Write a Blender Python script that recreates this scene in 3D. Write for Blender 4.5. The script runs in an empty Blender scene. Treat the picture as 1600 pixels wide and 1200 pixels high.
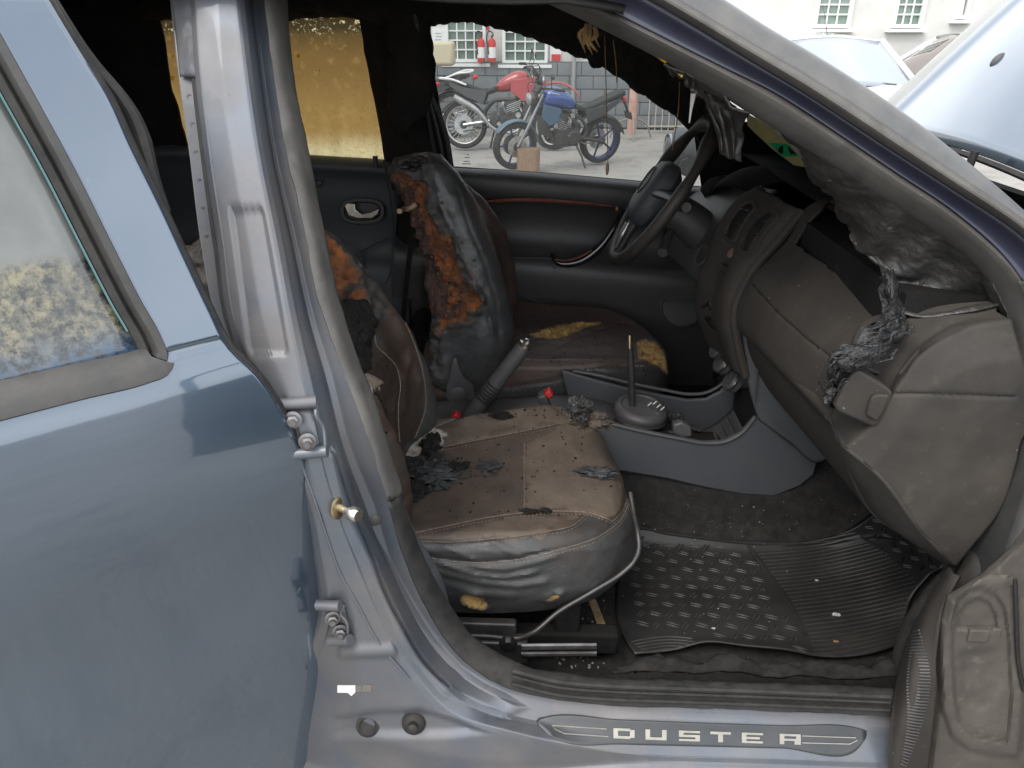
import bpy, bmesh, math, random
import numpy as np
from mathutils import Vector, Matrix, noise as mnoise
R = math.radians
random.seed(7)
rng = np.random.default_rng(7)
scene = bpy.context.scene
col = scene.collection

# ---------------------------------------------------------------- camera, sky, sun, exposure
CAM = np.array([0.0, -1.69, 1.48]); PITCH = R(24.6); YAW = R(2.3); FPX = 1200.0
cd_ = bpy.data.cameras.new('camera'); cd_.sensor_width = 36; cd_.lens = FPX / 1600 * 36
cd_.clip_start = 0.02; cd_.clip_end = 2000
cam = bpy.data.objects.new('camera', cd_); col.objects.link(cam)
cam.location = CAM; cam.rotation_euler = (math.pi / 2 - PITCH, 0, YAW)
scene.camera = cam
SUN_EL, SUN_AZ = 52, 215          # degrees; azimuth clockwise from +Y (sun behind the viewer, over the left shoulder)
world = bpy.data.worlds.new('World'); scene.world = world; world.use_nodes = True
wn = world.node_tree.nodes; wl = world.node_tree.links
for n in list(wn): wn.remove(n)
sky = wn.new('ShaderNodeTexSky'); sky.sky_type = 'NISHITA'; sky.sun_disc = False
sky.sun_elevation = R(SUN_EL); sky.sun_rotation = R(SUN_AZ); sky.dust_density = 4.0; sky.air_density = 1.0; sky.ozone_density = 1.0
bg = wn.new('ShaderNodeBackground'); bg.inputs[1].default_value = 0.15
wo = wn.new('ShaderNodeOutputWorld')
# thin bright overcast: the clear sky whitened by an even broken cloud sheet
wt = wn.new('ShaderNodeTexCoord'); wm_ = wn.new('ShaderNodeMapping'); wm_.inputs['Scale'].default_value = (1.2, 1.2, 2.6); wl.new(wt.outputs['Generated'], wm_.inputs['Vector'])
wz = wn.new('ShaderNodeTexNoise'); wz.inputs['Scale'].default_value = 1.6; wz.inputs['Detail'].default_value = 6; wl.new(wm_.outputs[0], wz.inputs['Vector'])
wr = wn.new('ShaderNodeMapRange'); wr.inputs[1].default_value = .36; wr.inputs[2].default_value = .62; wr.inputs[3].default_value = .60; wr.inputs[4].default_value = 1.0; wl.new(wz.outputs['Fac'], wr.inputs[0])
wx = wn.new('ShaderNodeMix'); wx.data_type = 'RGBA'; wx.inputs[7].default_value = (8.2, 8.5, 8.8, 1); wl.new(wr.outputs[0], wx.inputs[0]); wl.new(sky.outputs[0], wx.inputs[6])
wl.new(wx.outputs[2], bg.inputs[0]); wl.new(bg.outputs[0], wo.inputs[0])
sl = bpy.data.lights.new('sun', 'SUN'); sl.energy = 1.0; sl.angle = R(30); sl.color = (1, .965, .91)
sun = bpy.data.objects.new('sun', sl); col.objects.link(sun); sun.location = (0, 0, 30)
a_, e_ = R(SUN_AZ), R(SUN_EL)
sdir = Vector((math.sin(a_) * math.cos(e_), math.cos(a_) * math.cos(e_), math.sin(e_)))
sun.rotation_euler = sdir.to_track_quat('Z', 'Y').to_euler()
vs = scene.view_settings; vs.view_transform = 'Standard'; vs.look = 'None'; vs.gamma = 1; vs.use_curve_mapping = False
vs.exposure = 1.0
scene.render.engine = 'CYCLES'
scene.cycles.use_denoising = True
scene.cycles.max_bounces = 8; scene.cycles.diffuse_bounces = 4; scene.cycles.glossy_bounces = 3
scene.cycles.transparent_max_bounces = 12; scene.cycles.transmission_bounces = 6
scene.cycles.sample_clamp_indirect = 6
scene.cycles.caustics_reflective = False; scene.cycles.caustics_refractive = False

# ---------------------------------------------------------------- measuring the place: view rays cut with real planes and surfaces
fw = np.array([-math.sin(YAW) * math.cos(PITCH), math.cos(YAW) * math.cos(PITCH), -math.sin(PITCH)])
rt = np.array([math.cos(YAW), math.sin(YAW), 0.0]); up = np.cross(rt, fw)
def ray(px, py): return fw + rt * ((px - 800) / FPX) - up * ((py - 600) / FPX)
def P(px, py, y=None, x=None, z=None):
    d = ray(px, py)
    if y is not None: t = (y - CAM[1]) / d[1]
    elif x is not None: t = (x - CAM[0]) / d[0]
    else: t = (z - CAM[2]) / d[2]
    return CAM + d * t
def proj(V):
    v = np.asarray(V, float) - CAM; w = v @ fw
    return np.stack([800 + FPX * (v @ rt) / w, 600 - FPX * (v @ up) / w], -1)
def S_near(z): return .80 if z <= .98 else max(.45, .80 - (z - .98) * .40)
def S_far(z): return .74 if z <= 1.08 else max(.45, .74 - (z - 1.08) * .36)
def PS(px, py, off=0.0):            # on the near body side, `off` metres further in
    y = -.75
    for _ in range(30):
        p = P(px, py, y=y); y = .5 * y + .5 * (-S_near(p[2]) + off)
    return P(px, py, y=y)
def PF(px, py, off=0.0):            # on the far body side, `off` metres inwards
    y = .7
    for _ in range(30):
        p = P(px, py, y=y); y = .5 * y + .5 * (S_far(p[2]) - off)
    return P(px, py, y=y)
A = np.array

# ---------------------------------------------------------------- geometry helpers
def spline(pts, n, closed=False):
    p = np.asarray(pts, float)
    if len(p) == 1: return np.repeat(p, n, 0)
    if len(p) == 2 and not closed:
        t = np.linspace(0, 1, n)[:, None]; return p[0] * (1 - t) + p[1] * t
    if closed: p = np.vstack([p, p[:1]])
    k = np.r_[0, np.cumsum(np.linalg.norm(np.diff(p, axis=0), axis=1) + 1e-9)]
    m = np.zeros_like(p); h = np.diff(k)[:, None]; d = np.diff(p, axis=0) / h
    m[1:-1] = (d[:-1] * h[1:] + d[1:] * h[:-1]) / (h[1:] + h[:-1])
    if closed: m[0] = m[-1] = (d[-1] * h[0] + d[0] * h[-1]) / (h[0] + h[-1])
    else: m[0] = d[0]; m[-1] = d[-1]
    t = np.linspace(0, k[-1], n + 1)[:-1] if closed else np.linspace(0, k[-1], n)
    i = np.clip(np.searchsorted(k, t, side='right') - 1, 0, len(k) - 2)
    hh = (k[i + 1] - k[i])[:, None]; s = ((t - k[i])[:, None]) / hh
    return ((2 * s**3 - 3 * s**2 + 1) * p[i] + (s**3 - 2 * s**2 + s) * hh * m[i] + (-2 * s**3 + 3 * s**2) * p[i + 1] + (s**3 - s**2) * hh * m[i + 1])
def loft(rows, nu, nv, closed_u=False, linear_v=False):
    rr = A([spline(r, nu, closed_u) for r in rows])
    out = np.zeros((nv, rr.shape[1], 3))
    if linear_v:
        t = np.linspace(0, len(rr) - 1, nv); i = np.clip(t.astype(int), 0, len(rr) - 2); s = (t - i)[:, None, None]
        return rr[i] * (1 - s) + rr[i + 1] * s
    # the rows keep one common spacing so that columns stay aligned
    kk = np.r_[0, np.cumsum(np.linalg.norm(np.diff(rr, axis=0), axis=2).mean(1) + 1e-6)]
    t = np.linspace(0, kk[-1], nv); i = np.clip(np.searchsorted(kk, t, side='right') - 1, 0, len(kk) - 2)
    h = np.diff(kk)[:, None, None]; d = np.diff(rr, axis=0) / h; m = np.zeros_like(rr)
    m[1:-1] = (d[:-1] * h[1:] + d[1:] * h[:-1]) / (h[1:] + h[:-1]); m[0] = d[0]; m[-1] = d[-1]
    hh = h[i]; s = ((t - kk[i])[:, None, None]) / hh
    return ((2 * s**3 - 3 * s**2 + 1) * rr[i] + (s**3 - 2 * s**2 + s) * hh * m[i] + (-2 * s**3 + 3 * s**2) * rr[i + 1] + (s**3 - s**2) * hh * m[i + 1])
def gnormals(G, cu=False):
    if cu: du = np.roll(G, -1, 1) - np.roll(G, 1, 1)
    else: du = np.gradient(G, axis=1)
    n = np.cross(du, np.gradient(G, axis=0)); return n / (np.linalg.norm(n, axis=-1, keepdims=True) + 1e-12)
def fbm(V, s, octv=4, seed=0.0):
    V = np.asarray(V).reshape(-1, 3)
    return A([mnoise.fractal(Vector((v[0] * s + seed, v[1] * s - seed, v[2] * s + 2 * seed)), 1.0, 2.0, octv) for v in V])
def sdist(Q, poly):                 # + inside, - outside, in picture units
    Q = np.asarray(Q, float); poly = np.asarray(poly, float); a = poly; b = np.roll(poly, -1, 0)
    ins = np.zeros(len(Q), bool); dm = np.full(len(Q), 1e9)
    for p, q in zip(a, b):
        e = q - p; w = Q - p; t = np.clip((w @ e) / (e @ e + 1e-12), 0, 1)[:, None]
        dm = np.minimum(dm, np.linalg.norm(w - e * t, axis=1))
        c = ((p[1] > Q[:, 1]) != (q[1] > Q[:, 1])) & (Q[:, 0] < (q[0] - p[0]) * (Q[:, 1] - p[1]) / (q[1] - p[1] + 1e-12) + p[0]); ins ^= c
    return np.where(ins, dm, -dm)
def ldist(Q, line):
    Q = np.asarray(Q, float); L = np.asarray(line, float); dm = np.full(len(Q), 1e9)
    for p, q in zip(L[:-1], L[1:]):
        e = q - p; w = Q - p; t = np.clip((w @ e) / (e @ e + 1e-12), 0, 1)[:, None]
        dm = np.minimum(dm, np.linalg.norm(w - e * t, axis=1))
    return dm

class MB:
    def __init__(s): s.v = []; s.f = []; s.n = 0
    def add(s, v, f):
        v = np.asarray(v, float).reshape(-1, 3); s.v.append(v); o = s.n
        s.f += [tuple(i + o for i in q) for q in f]; s.n += len(v); return s
    def grid(s, G, cu=False, cap=False):
        nv, nu = G.shape[:2]; f = []
        for j in range(nv - 1):
            for i in range(nu if cu else nu - 1):
                k = (i + 1) % nu; f.append((j * nu + i, j * nu + k, (j + 1) * nu + k, (j + 1) * nu + i))
        if cap and cu: f.append(tuple(range(nu - 1, -1, -1))); f.append(tuple((nv - 1) * nu + i for i in range(nu)))
        return s.add(G, f)
    def tube(s, pts, r, n=8, res=None, cap=True, flat=None):
        p = np.asarray(pts, float)
        if res: p = spline(p, res)
        m = len(p); rr = np.interp(np.linspace(0, 1, m), np.linspace(0, 1, len(np.atleast_1d(r))), np.atleast_1d(r))
        T = np.gradient(p, axis=0); T /= np.linalg.norm(T, axis=1, keepdims=True) + 1e-12
        a = np.cross(T[0], [0, 0, 1.0]); a = a if np.linalg.norm(a) > .1 else np.cross(T[0], [0, 1.0, 0]); a /= np.linalg.norm(a)
        G = np.zeros((m, n, 3)); th = np.arange(n) * 2 * math.pi / n
        for j in range(m):
            a = a - T[j] * (a @ T[j]); a /= np.linalg.norm(a) + 1e-12; b = np.cross(T[j], a)
            fl = 1 if flat is None else flat
            G[j] = p[j] + rr[j] * (np.cos(th)[:, None] * a + np.sin(th)[:, None] * b * fl)
        return s.grid(G, cu=True, cap=cap)
    def lathe(s, o, d, prof, n=24, cap=True):
        o = A(o, float); d = A(d, float); d /= np.linalg.norm(d); a = np.cross(d, [0, 0, 1.0])
        a = a if np.linalg.norm(a) > .1 else np.cross(d, [0, 1.0, 0]); a /= np.linalg.norm(a); b = np.cross(d, a)
        th = np.arange(n) * 2 * math.pi / n; C = np.cos(th)[:, None] * a + np.sin(th)[:, None] * b
        return s.grid(A([o + d * h + C * max(r, 1e-5) for r, h in prof]), cu=True, cap=cap)
    def box(s, c, size, M=None):
        h = A(size) / 2; V = A([[x, y, z] for x in (-1, 1) for y in (-1, 1) for z in (-1, 1)]) * h
        if M is not None: V = V @ A(M).T
        return s.add(V + A(c), [(0, 1, 3, 2), (4, 6, 7, 5), (0, 4, 5, 1), (2, 3, 7, 6), (0, 2, 6, 4), (1, 5, 7, 3)])
    def prism(s, pts, off):
        p = np.asarray(pts, float); n = len(p)
        f = [tuple(range(n)), tuple(range(2 * n - 1, n - 1, -1))] + [(i, i + n, (i + 1) % n + n, (i + 1) % n) for i in range(n)]
        return s.add(np.vstack([p, p + A(off)]), f)
    def ball(s, c, r, n=10, M=None):
        th = np.linspace(0, math.pi, n); ph = np.arange(2 * n) * math.pi / n
        G = A([[[math.sin(t) * math.cos(q), math.sin(t) * math.sin(q), math.cos(t)] for q in ph] for t in th]) * A(r)
        if M is not None: G = G @ A(M).T
        return s.grid(G + A(c), cu=True)
    def build(s, name, m, parent=None, smooth=True, bevel=0, attrs=None, solid=0, sub=0, seg=2):
        me = bpy.data.meshes.new(name); V = np.vstack(s.v)
        me.from_pydata(V.tolist(), [], s.f); me.update()
        bm = bmesh.new(); bm.from_mesh(me)
        if attrs is None: bmesh.ops.remove_doubles(bm, verts=bm.verts, dist=1e-6)
        bmesh.ops.recalc_face_normals(bm, faces=bm.faces); bm.to_mesh(me); bm.free()
        if attrs:
            for k, arr in attrs.items():
                at = me.attributes.new(k, 'FLOAT', 'POINT'); at.data.foreach_set('value', np.asarray(arr, np.float32))
        me.polygons.foreach_set('use_smooth', [smooth] * len(me.polygons))
        if smooth and hasattr(me, 'set_sharp_from_angle'): me.set_sharp_from_angle(angle=R(42))
        me.materials.append(m)
        o = bpy.data.objects.new(name, me); col.objects.link(o)
        if bevel:
            b = o.modifiers.new('b', 'BEVEL'); b.width = bevel; b.segments = seg; b.limit_method = 'ANGLE'; b.angle_limit = R(35); b.harden_normals = False
        if solid:
            q = o.modifiers.new('s', 'SOLIDIFY'); q.thickness = abs(solid); q.offset = 0 if solid > 0 else 1
        if sub:
            q = o.modifiers.new('u', 'SUBSURF'); q.levels = sub; q.render_levels = sub
        if parent is not None: attach(o, parent)
        return o
def attach(o, parent):
    o.parent = parent; o.matrix_parent_inverse = WM(parent).inverted()
def WM(o):
    L = Matrix.Translation(o.location) @ o.rotation_euler.to_matrix().to_4x4()
    return L if o.parent is None else WM(o.parent) @ o.matrix_parent_inverse @ L
def thing(name, label, cat, loc=(0, 0, 0), group=None, rot=(0, 0, 0)):
    o = bpy.data.objects.new(name, None); col.objects.link(o); o.location = loc; o.rotation_euler = rot; o.empty_display_size = .1
    o['label'] = label; o['category'] = cat
    if group: o['group'] = group
    return o
def tag(o, label, cat, group=None):
    o['label'] = label; o['category'] = cat
    if group: o['group'] = group
    return o
def node(name, parent, loc=None):   # an Empty part that carries sub-parts
    o = bpy.data.objects.new(name, None); col.objects.link(o); o.empty_display_size = .05
    attach(o, parent)
    return o
def struct(o): o['kind'] = 'structure'; return o
def rows_ps(*rows): return [[PS(*q) for q in r] for r in rows]
def frame(d, upv=(0, 0, 1)):        # columns: d, side, up
    d = A(d, float); d /= np.linalg.norm(d); s_ = np.cross(upv, d); s_ /= np.linalg.norm(s_); return np.stack([d, s_, np.cross(d, s_)], 1)

from mathutils.bvhtree import BVHTree
def bvh_of(*objs):
    V = []; F = []; n = 0
    for o in objs:
        me = o.data; W = WM(o); V += [W @ v.co for v in me.vertices]; F += [tuple(i + n for i in p.vertices) for p in me.polygons]; n = len(V)
    return BVHTree.FromPolygons(V, F)
def on(bv, px, py, o=0.0, back=None):        # the point of a surface that lies under a place in the picture, lifted o along its normal
    d = Vector(ray(px, py)).normalized(); h = bv.ray_cast(Vector(CAM), d)
    if h[0] is None: return P(px, py, y=back) if back is not None else None
    n = h[1] if h[1].dot(d) < 0 else -h[1]
    return A(h[0] + n * o)
def down(bv, x, y, o=0.0, z0=1.0):
    h = bv.ray_cast(Vector((x, y, z0)), Vector((0, 0, -1))); return A([x, y, (h[0].z if h[0] else .4) + o])

# ---------------------------------------------------------------- procedural materials
def rgba(c): return (c[0], c[1], c[2], 1.0) if len(c) == 3 else c
class NT:
    def __init__(s, name):
        s.m = bpy.data.materials.new(name); s.m.use_nodes = True; s.t = s.m.node_tree
        for n in list(s.t.nodes): s.t.nodes.remove(n)
        s.tc = s.n('ShaderNodeTexCoord').outputs['Object']; s.out = s.n('ShaderNodeOutputMaterial')
    def n(s, t, **k):
        q = s.t.nodes.new(t)
        for a, b in k.items(): setattr(q, a, b)
        return q
    def l(s, a, b): s.t.links.new(a, b)
    def sock(s, v, inp):
        if isinstance(v, (int, float)): inp.default_value = v
        elif isinstance(v, tuple): inp.default_value = rgba(v)
        else: s.l(v, inp)
    def noise(s, scale, detail=4, rough=.6, dist=0, vec=None):
        q = s.n('ShaderNodeTexNoise'); q.inputs['Scale'].default_value = scale; q.inputs['Detail'].default_value = detail
        q.inputs['Roughness'].default_value = rough; q.inputs['Distortion'].default_value = dist; s.l(vec or s.tc, q.inputs['Vector']); return q.outputs['Fac']
    def voro(s, scale, feat='F1', vec=None, rnd=1):
        q = s.n('ShaderNodeTexVoronoi'); q.feature = feat; q.inputs['Scale'].default_value = scale; q.inputs['Randomness'].default_value = rnd; s.l(vec or s.tc, q.inputs['Vector']); return q.outputs['Distance']
    def scaled(s, v):
        q = s.n('ShaderNodeMapping'); q.inputs['Scale'].default_value = v; s.l(s.tc, q.inputs['Vector']); return q.outputs[0]
    def rng(s, x, a, b, c=0, d=1, smooth=False):
        q = s.n('ShaderNodeMapRange'); q.interpolation_type = 'SMOOTHSTEP' if smooth else 'LINEAR'; s.l(x, q.inputs[0])
        for i, v in enumerate((a, b, c, d)): q.inputs[1 + i].default_value = v
        return q.outputs[0]
    def math(s, op, a, b=0.0):
        q = s.n('ShaderNodeMath', operation=op); s.sock(a, q.inputs[0]); s.sock(b, q.inputs[1]); return q.outputs[0]
    def mix(s, f, a, b):
        q = s.n('ShaderNodeMix'); q.data_type = 'RGBA'; s.sock(f, q.inputs[0]); s.sock(a, q.inputs[6]); s.sock(b, q.inputs[7]); return q.outputs[2]
    def mixf(s, f, a, b):
        q = s.n('ShaderNodeMix'); q.data_type = 'FLOAT'; s.sock(f, q.inputs[0]); s.sock(a, q.inputs[2]); s.sock(b, q.inputs[3]); return q.outputs[0]
    def attr(s, name):
        q = s.n('ShaderNodeAttribute'); q.attribute_name = name; return q.outputs['Fac']
def mat(name, c, rough=.6, metal=0.0, c2=None, cs=9, cd=5, lo=.35, hi=.65, dust=None, spots=(), layers=(), bump=(), coat=0.0, spec=.5, rvar=0.0, aniso=None, coat_ior=1.5):
    T = NT(name); b = T.n('ShaderNodeBsdfPrincipled'); T.l(b.outputs[0], T.out.inputs[0])
    colr = rgba(c); ro = rough; me = metal
    if c2: colr = T.mix(T.rng(T.noise(cs, cd, vec=T.scaled(aniso) if aniso else None), lo, hi), rgba(c), rgba(c2))
    if rvar: ro = T.rng(T.noise(cs * 1.7, 4), .3, .7, rough - rvar, rough + rvar)
    for at, lc, lr, edge, sc in layers:          # a region with a border roughened by noise (edge in picture units)
        x = T.math('ADD', T.attr(at), T.math('MULTIPLY', T.math('SUBTRACT', T.noise(sc, 5, .65), .5), edge))
        f = T.rng(x, -1.5, 1.5)
        if isinstance(lc[0], tuple):
            cc = T.mix(T.rng(T.noise(lc[2], 6, .7), .38, .62), rgba(lc[0]), rgba(lc[1]))
        else: cc = rgba(lc)
        colr = T.mix(f, colr, cc); ro = T.mixf(f, ro, lr)
        if metal: me = T.mixf(f, me, 0.0)
    for sc, sp, lo_, hi_, amt in spots:
        f = T.math('MULTIPLY', T.rng(T.noise(sp, 3, .55), lo_, hi_), amt)
        colr = T.mix(f, colr, rgba(sc)); ro = T.mixf(f, ro, .9)
        if metal: me = T.mixf(f, me, 0.0)
    if dust:
        dc, amt, ds = dust; g = T.n('ShaderNodeNewGeometry'); sx = T.n('ShaderNodeSeparateXYZ'); T.l(g.outputs['Normal'], sx.inputs[0])
        f = T.math('MULTIPLY', T.rng(T.noise(ds, 6, .7), .3, .75), T.rng(sx.outputs[2], -.5, .8, .12 * amt, .42 * amt))
        colr = T.mix(f, colr, rgba(dc)); ro = T.mixf(f, ro, .95)
        if metal: me = T.mixf(f, me, 0.0)
    T.sock(colr, b.inputs['Base Color']); T.sock(ro, b.inputs['Roughness']); T.sock(me, b.inputs['Metallic'])
    b.inputs['Specular IOR Level'].default_value = spec
    if coat: b.inputs['Coat Weight'].default_value = coat; b.inputs['Coat Roughness'].default_value = .04; b.inputs['Coat IOR'].default_value = coat_ior
    prev = None
    for kind, sc, st, dist in bump:
        h = T.voro(sc) if kind == 'v' else T.noise(sc, 5, .65) if kind == 'n' else T.voro(sc, 'DISTANCE_TO_EDGE')
        q = T.n('ShaderNodeBump'); q.inputs['Strength'].default_value = st; q.inputs['Distance'].default_value = dist; T.l(h, q.inputs['Height'])
        if prev is not None: T.l(prev, q.inputs['Normal'])
        prev = q.outputs[0]
    if prev is not None: T.l(prev, b.inputs['Normal'])
    return T.m
DUST = (.30, .26, .21)
M = {}
M['paint'] = mat('paint', (.072, .104, .146), .20, .55, (.065, .095, .134), 2.5, coat=1.0, coat_ior=1.75, dust=((.40, .38, .34), .12, 7), spots=[((.36, .36, .35), 3, .55, .80, .07), ((.5, .5, .48), 260, .78, .81, .5), ((.42, .42, .40), 60, .72, .80, .12), ((.06, .055, .05), 90, .75, .80, .3)], bump=[('n', 3.0, .035, .02)])
M['paint_jamb'] = mat('paint_jamb', (.105, .126, .158), .42, .50, (.105, .102, .110), 3, coat=.35, dust=((.34, .31, .27), .6, 12), spots=[((.115, .095, .08), 5, .50, .74, .6), ((.18, .13, .09), 50, .68, .78, .4), ((.45, .45, .42), 300, .75, .80, .5), ((.03, .028, .025), 130, .71, .77, .5)], bump=[('n', 60, .10, .002), ('n', 5, .05, .01)])
M['paint_navy'] = mat('paint_navy', (.030, .034, .062), .36, .4, (.04, .04, .06), 6, coat=.5, dust=(DUST, .12, 30))
M['paint_dusty'] = mat('paint_dusty', (.075, .077, .080), .38, .5, (.092, .092, .092), 10, dust=(DUST, .5, 20), coat=.3, bump=[('n', 300, .05, .001)])
M['rubber'] = mat('rubber', (.013, .013, .014), .62, 0, spec=.3, c2=(.022, .0215, .021), cs=20, dust=(DUST, .22, 40), bump=[('n', 250, .15, .001)])
M['rubber_grey'] = mat('rubber_grey', (.088, .085, .080), .7, 0, (.050, .047, .044), 7, dust=(DUST, .4, 30), bump=[('n', 160, .25, .001), ('n', 30, .2, .004)], spots=[((.30, .29, .26), 110, .72, .79, .55), ((.02, .019, .018), 12, .58, .72, .6)])
M['plastic'] = mat('plastic', (.050, .051, .056), .46, 0, (.060, .059, .060), 6, dust=(DUST, .3, 25), bump=[('n', 700, .12, .0006)], spots=[((.35, .33, .30), 170, .74, .78, .5), ((.10, .09, .08), 9, .56, .75, .25)])
M['plastic_blue'] = mat('plastic_blue', (.048, .053, .062), .55, 0, (.060, .063, .068), 5, dust=(DUST, .18, 22), bump=[('n', 800, .12, .0006)], spots=[((.35, .33, .30), 150, .75, .79, .5)])
M['plastic_dusty'] = mat('plastic_dusty', spec=.22, c=(.036, .032, .029), rough=.8, c2=(.026, .024, .023), cs=5, lo=.3, hi=.7, dust=((.20, .165, .13), .45, 10), bump=[('n', 800, .2, .0008)], spots=[((.40, .37, .33), 120, .72, .77, .6), ((.015, .014, .014), 4, .5, .75, .6), ((.02, .02, .02), 45, .66, .74, .5), ((.30, .27, .23), 300, .70, .76, .45)])
M['char'] = mat('char', (.010, .0095, .009), .78, 0, spec=.25, c2=(.022, .020, .018), cs=12, bump=[('n', 45, .8, .012), ('n', 220, .6, .003)], spots=[((.10, .085, .07), 60, .70, .80, .4)])
M['soot'] = mat('soot', (.009, .0088, .0085), .85, 0, spec=.15, c2=(.015, .0145, .014), cs=6, bump=[('n', 60, .5, .006)], spots=[((.09, .06, .045), 25, .68, .8, .35)])
M['carpet'] = mat('carpet', (.012, .012, .0135), .95, 0, spec=.15, c2=(.020, .0195, .019), cs=30, bump=[('n', 500, .6, .003)], dust=(DUST, .22, 50), spots=[((.42, .38, .3), 200, .73, .77, .6)])
M['mat'] = mat('mat', (.009, .0095, .011), .48, 0, (.015, .015, .0155), 8, dust=(DUST, .2, 6), bump=[('n', 400, .1, .001)], spots=[((.45, .41, .34), 170, .73, .77, .6)])
M['melt'] = mat('melt', (.036, .035, .034), .38, 0, (.020, .0195, .0195), 7, dust=((.20, .18, .15), .3, 20), bump=[('n', 14, .5, .014), ('n', 70, .3, .003)], rvar=.12, spots=[((.20, .19, .18), 60, .70, .76, .5)])
M['tread'] = mat('tread', (.020, .0205, .0215), .45, 0, (.032, .031, .030), 8, dust=(DUST, .25, 14))
M['melt_dark'] = mat('melt_dark', (.011, .011, .012), .24, 0, (.030, .030, .030), 22, bump=[('n', 60, .9, .010), ('n', 180, .5, .003)])
M['chrome'] = mat('chrome', (.62, .60, .56), .22, 1.0, (.45, .41, .35), 30, dust=(DUST, .25, 60))
M['steel'] = mat('steel', (.30, .30, .31), .36, 1.0, (.16, .15, .15), 25, dust=(DUST, .2, 40))
M['brass'] = mat('brass', (.55, .45, .28), .35, 1.0, (.40, .30, .18), 60)
M['black_metal'] = mat('black_metal', (.028, .028, .030), .34, .3, (.05, .048, .045), 30, dust=(DUST, .2, 50))
M['red'] = mat('red', (.55, .03, .03), .45)
M['red_trim'] = mat('red_trim', (.26, .035, .028), .22, .2, (.38, .20, .15), 14, coat=.5, aniso=(6, 60, 60))
M['foam'] = mat('foam', (.38, .115, .022), .95, 0, (.20, .060, .020), 22, bump=[('n', 120, .8, .006), ('n', 380, .6, .002)], spots=[((.03, .018, .014), 55, .60, .68, .85), ((.55, .22, .06), 90, .66, .76, .7)])
M['foam_yellow'] = mat('foam_yellow', (.36, .28, .14), .95, 0, (.25, .18, .09), 40, bump=[('n', 200, .8, .004)], spots=[((.08, .05, .03), 90, .66, .74, .6)])
# ================================================================ the ground
gm = NT('yard_ground'); b_ = gm.n('ShaderNodeBsdfPrincipled'); gm.l(b_.outputs[0], gm.out.inputs[0])
c_ = gm.mix(gm.rng(gm.noise(.6, 6, .6), .35, .65), (.36, .34, .31), (.28, .265, .245))
c_ = gm.mix(gm.rng(gm.noise(3.0, 8, .7), .5, .72), c_, (.19, .175, .16))
c_ = gm.mix(gm.rng(gm.noise(40, 4, .6), .62, .72), c_, (.38, .36, .32))
gm.l(c_, b_.inputs['Base Color']); b_.inputs['Roughness'].default_value = .92
q_ = gm.n('ShaderNodeBump'); q_.inputs['Strength'].default_value = .5; q_.inputs['Distance'].default_value = .02; gm.l(gm.noise(25, 6, .7), q_.inputs['Height']); gm.l(q_.outputs[0], b_.inputs['Normal'])
M['ground'] = gm.m
gv = MB(); gx = np.r_[-600, -200, -60, np.linspace(-20, 25, 46), 80, 250, 600]; gy = np.r_[-600, -200, -60, np.linspace(-15, 20, 36), 80, 250, 600]
G = np.zeros((len(gy), len(gx), 3)); G[..., 0] = gx[None]; G[..., 1] = gy[:, None]
G[..., 2] = .02 * np.sin(G[..., 0] * 1.1 + 2 * np.sin(G[..., 1] * .7)) * (np.abs(G[..., 0]) < 30) - .02
struct(gv.grid(G).build('ground', M['ground']))

# ================================================================ the car
car = thing('car', 'blue-grey car with fire-damaged cabin, seen through its open front door', 'car', (.2, 0, 0))

# ---- right body side: pressed pillar, sill and flange round the door opening
st = [  # per station: x (and y) of the contours flange, gap, face start, face end, edge, groove, flange end
 [(262, -40), (294, -40), (300, -40), (368, -40), (380, -40), (394, -40), (428, -40)],
 [(278, 110), (302, 110), (309, 110), (386, 110), (397, 110), (412, 110), (444, 110)],
 [(296, 240), (317, 240), (324, 240), (405, 240), (416, 240), (432, 240), (470, 240)],
 [(314, 380), (336, 380), (345, 380), (433, 380), (445, 380), (464, 380), (500, 380)],
 [(338, 500), (354, 500), (362, 500), (455, 500), (468, 500), (492, 500), (526, 500)],
 [(372, 590), (386, 590), (398, 590), (474, 590), (490, 590), (520, 590), (556, 590)],
 [(425, 690), (440, 690), (450, 690), (497, 690), (514, 690), (546, 690), (588, 690)],
 [(455, 790), (472, 790), (484, 790), (524, 790), (545, 790), (586, 790), (619, 790)],
 [(470, 870), (486, 870), (500, 870), (556, 872), (580, 872), (610, 870), (650, 870)],
 [(480, 950), (495, 950), (510, 950), (590, 952), (614, 950), (648, 945), (694, 945)],
 [(420, 1060), (440, 1065), (470, 1070), (650, 1055), (672, 1043), (700, 1018), (735, 1000)],
 [(380, 1200), (400, 1190), (430, 1175), (705, 1112), (732, 1092), (762, 1068), (802, 1038)],
 [(400, 1290), (440, 1235), (480, 1196), (800, 1143), (820, 1122), (842, 1094), (872, 1058)],
 [(1000, 1285), (1000, 1225), (1000, 1196), (1000, 1178), (1000, 1122), (1000, 1100), (1000, 1064)],
 [(1200, 1290), (1200, 1232), (1200, 1202), (1200, 1184), (1200, 1129), (1200, 1107), (1200, 1070)],
 [(1430, 1298), (1430, 1240), (1430, 1210), (1430, 1193), (1430, 1138), (1430, 1116), (1430, 1080)]]
cont = [(0, .055, -.02), (1, .055, -.03), (1.6, .022, -.028), (2.05, .012, -.018), (2.5, .009, -.014), (2.94, .012, -.012), (3, .015, -.011), (3.7, .024, .012), (4, .040, .020), (4.6, .072, .030), (5, .076, .036), (6, .066, .050)]
rows = []
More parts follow.
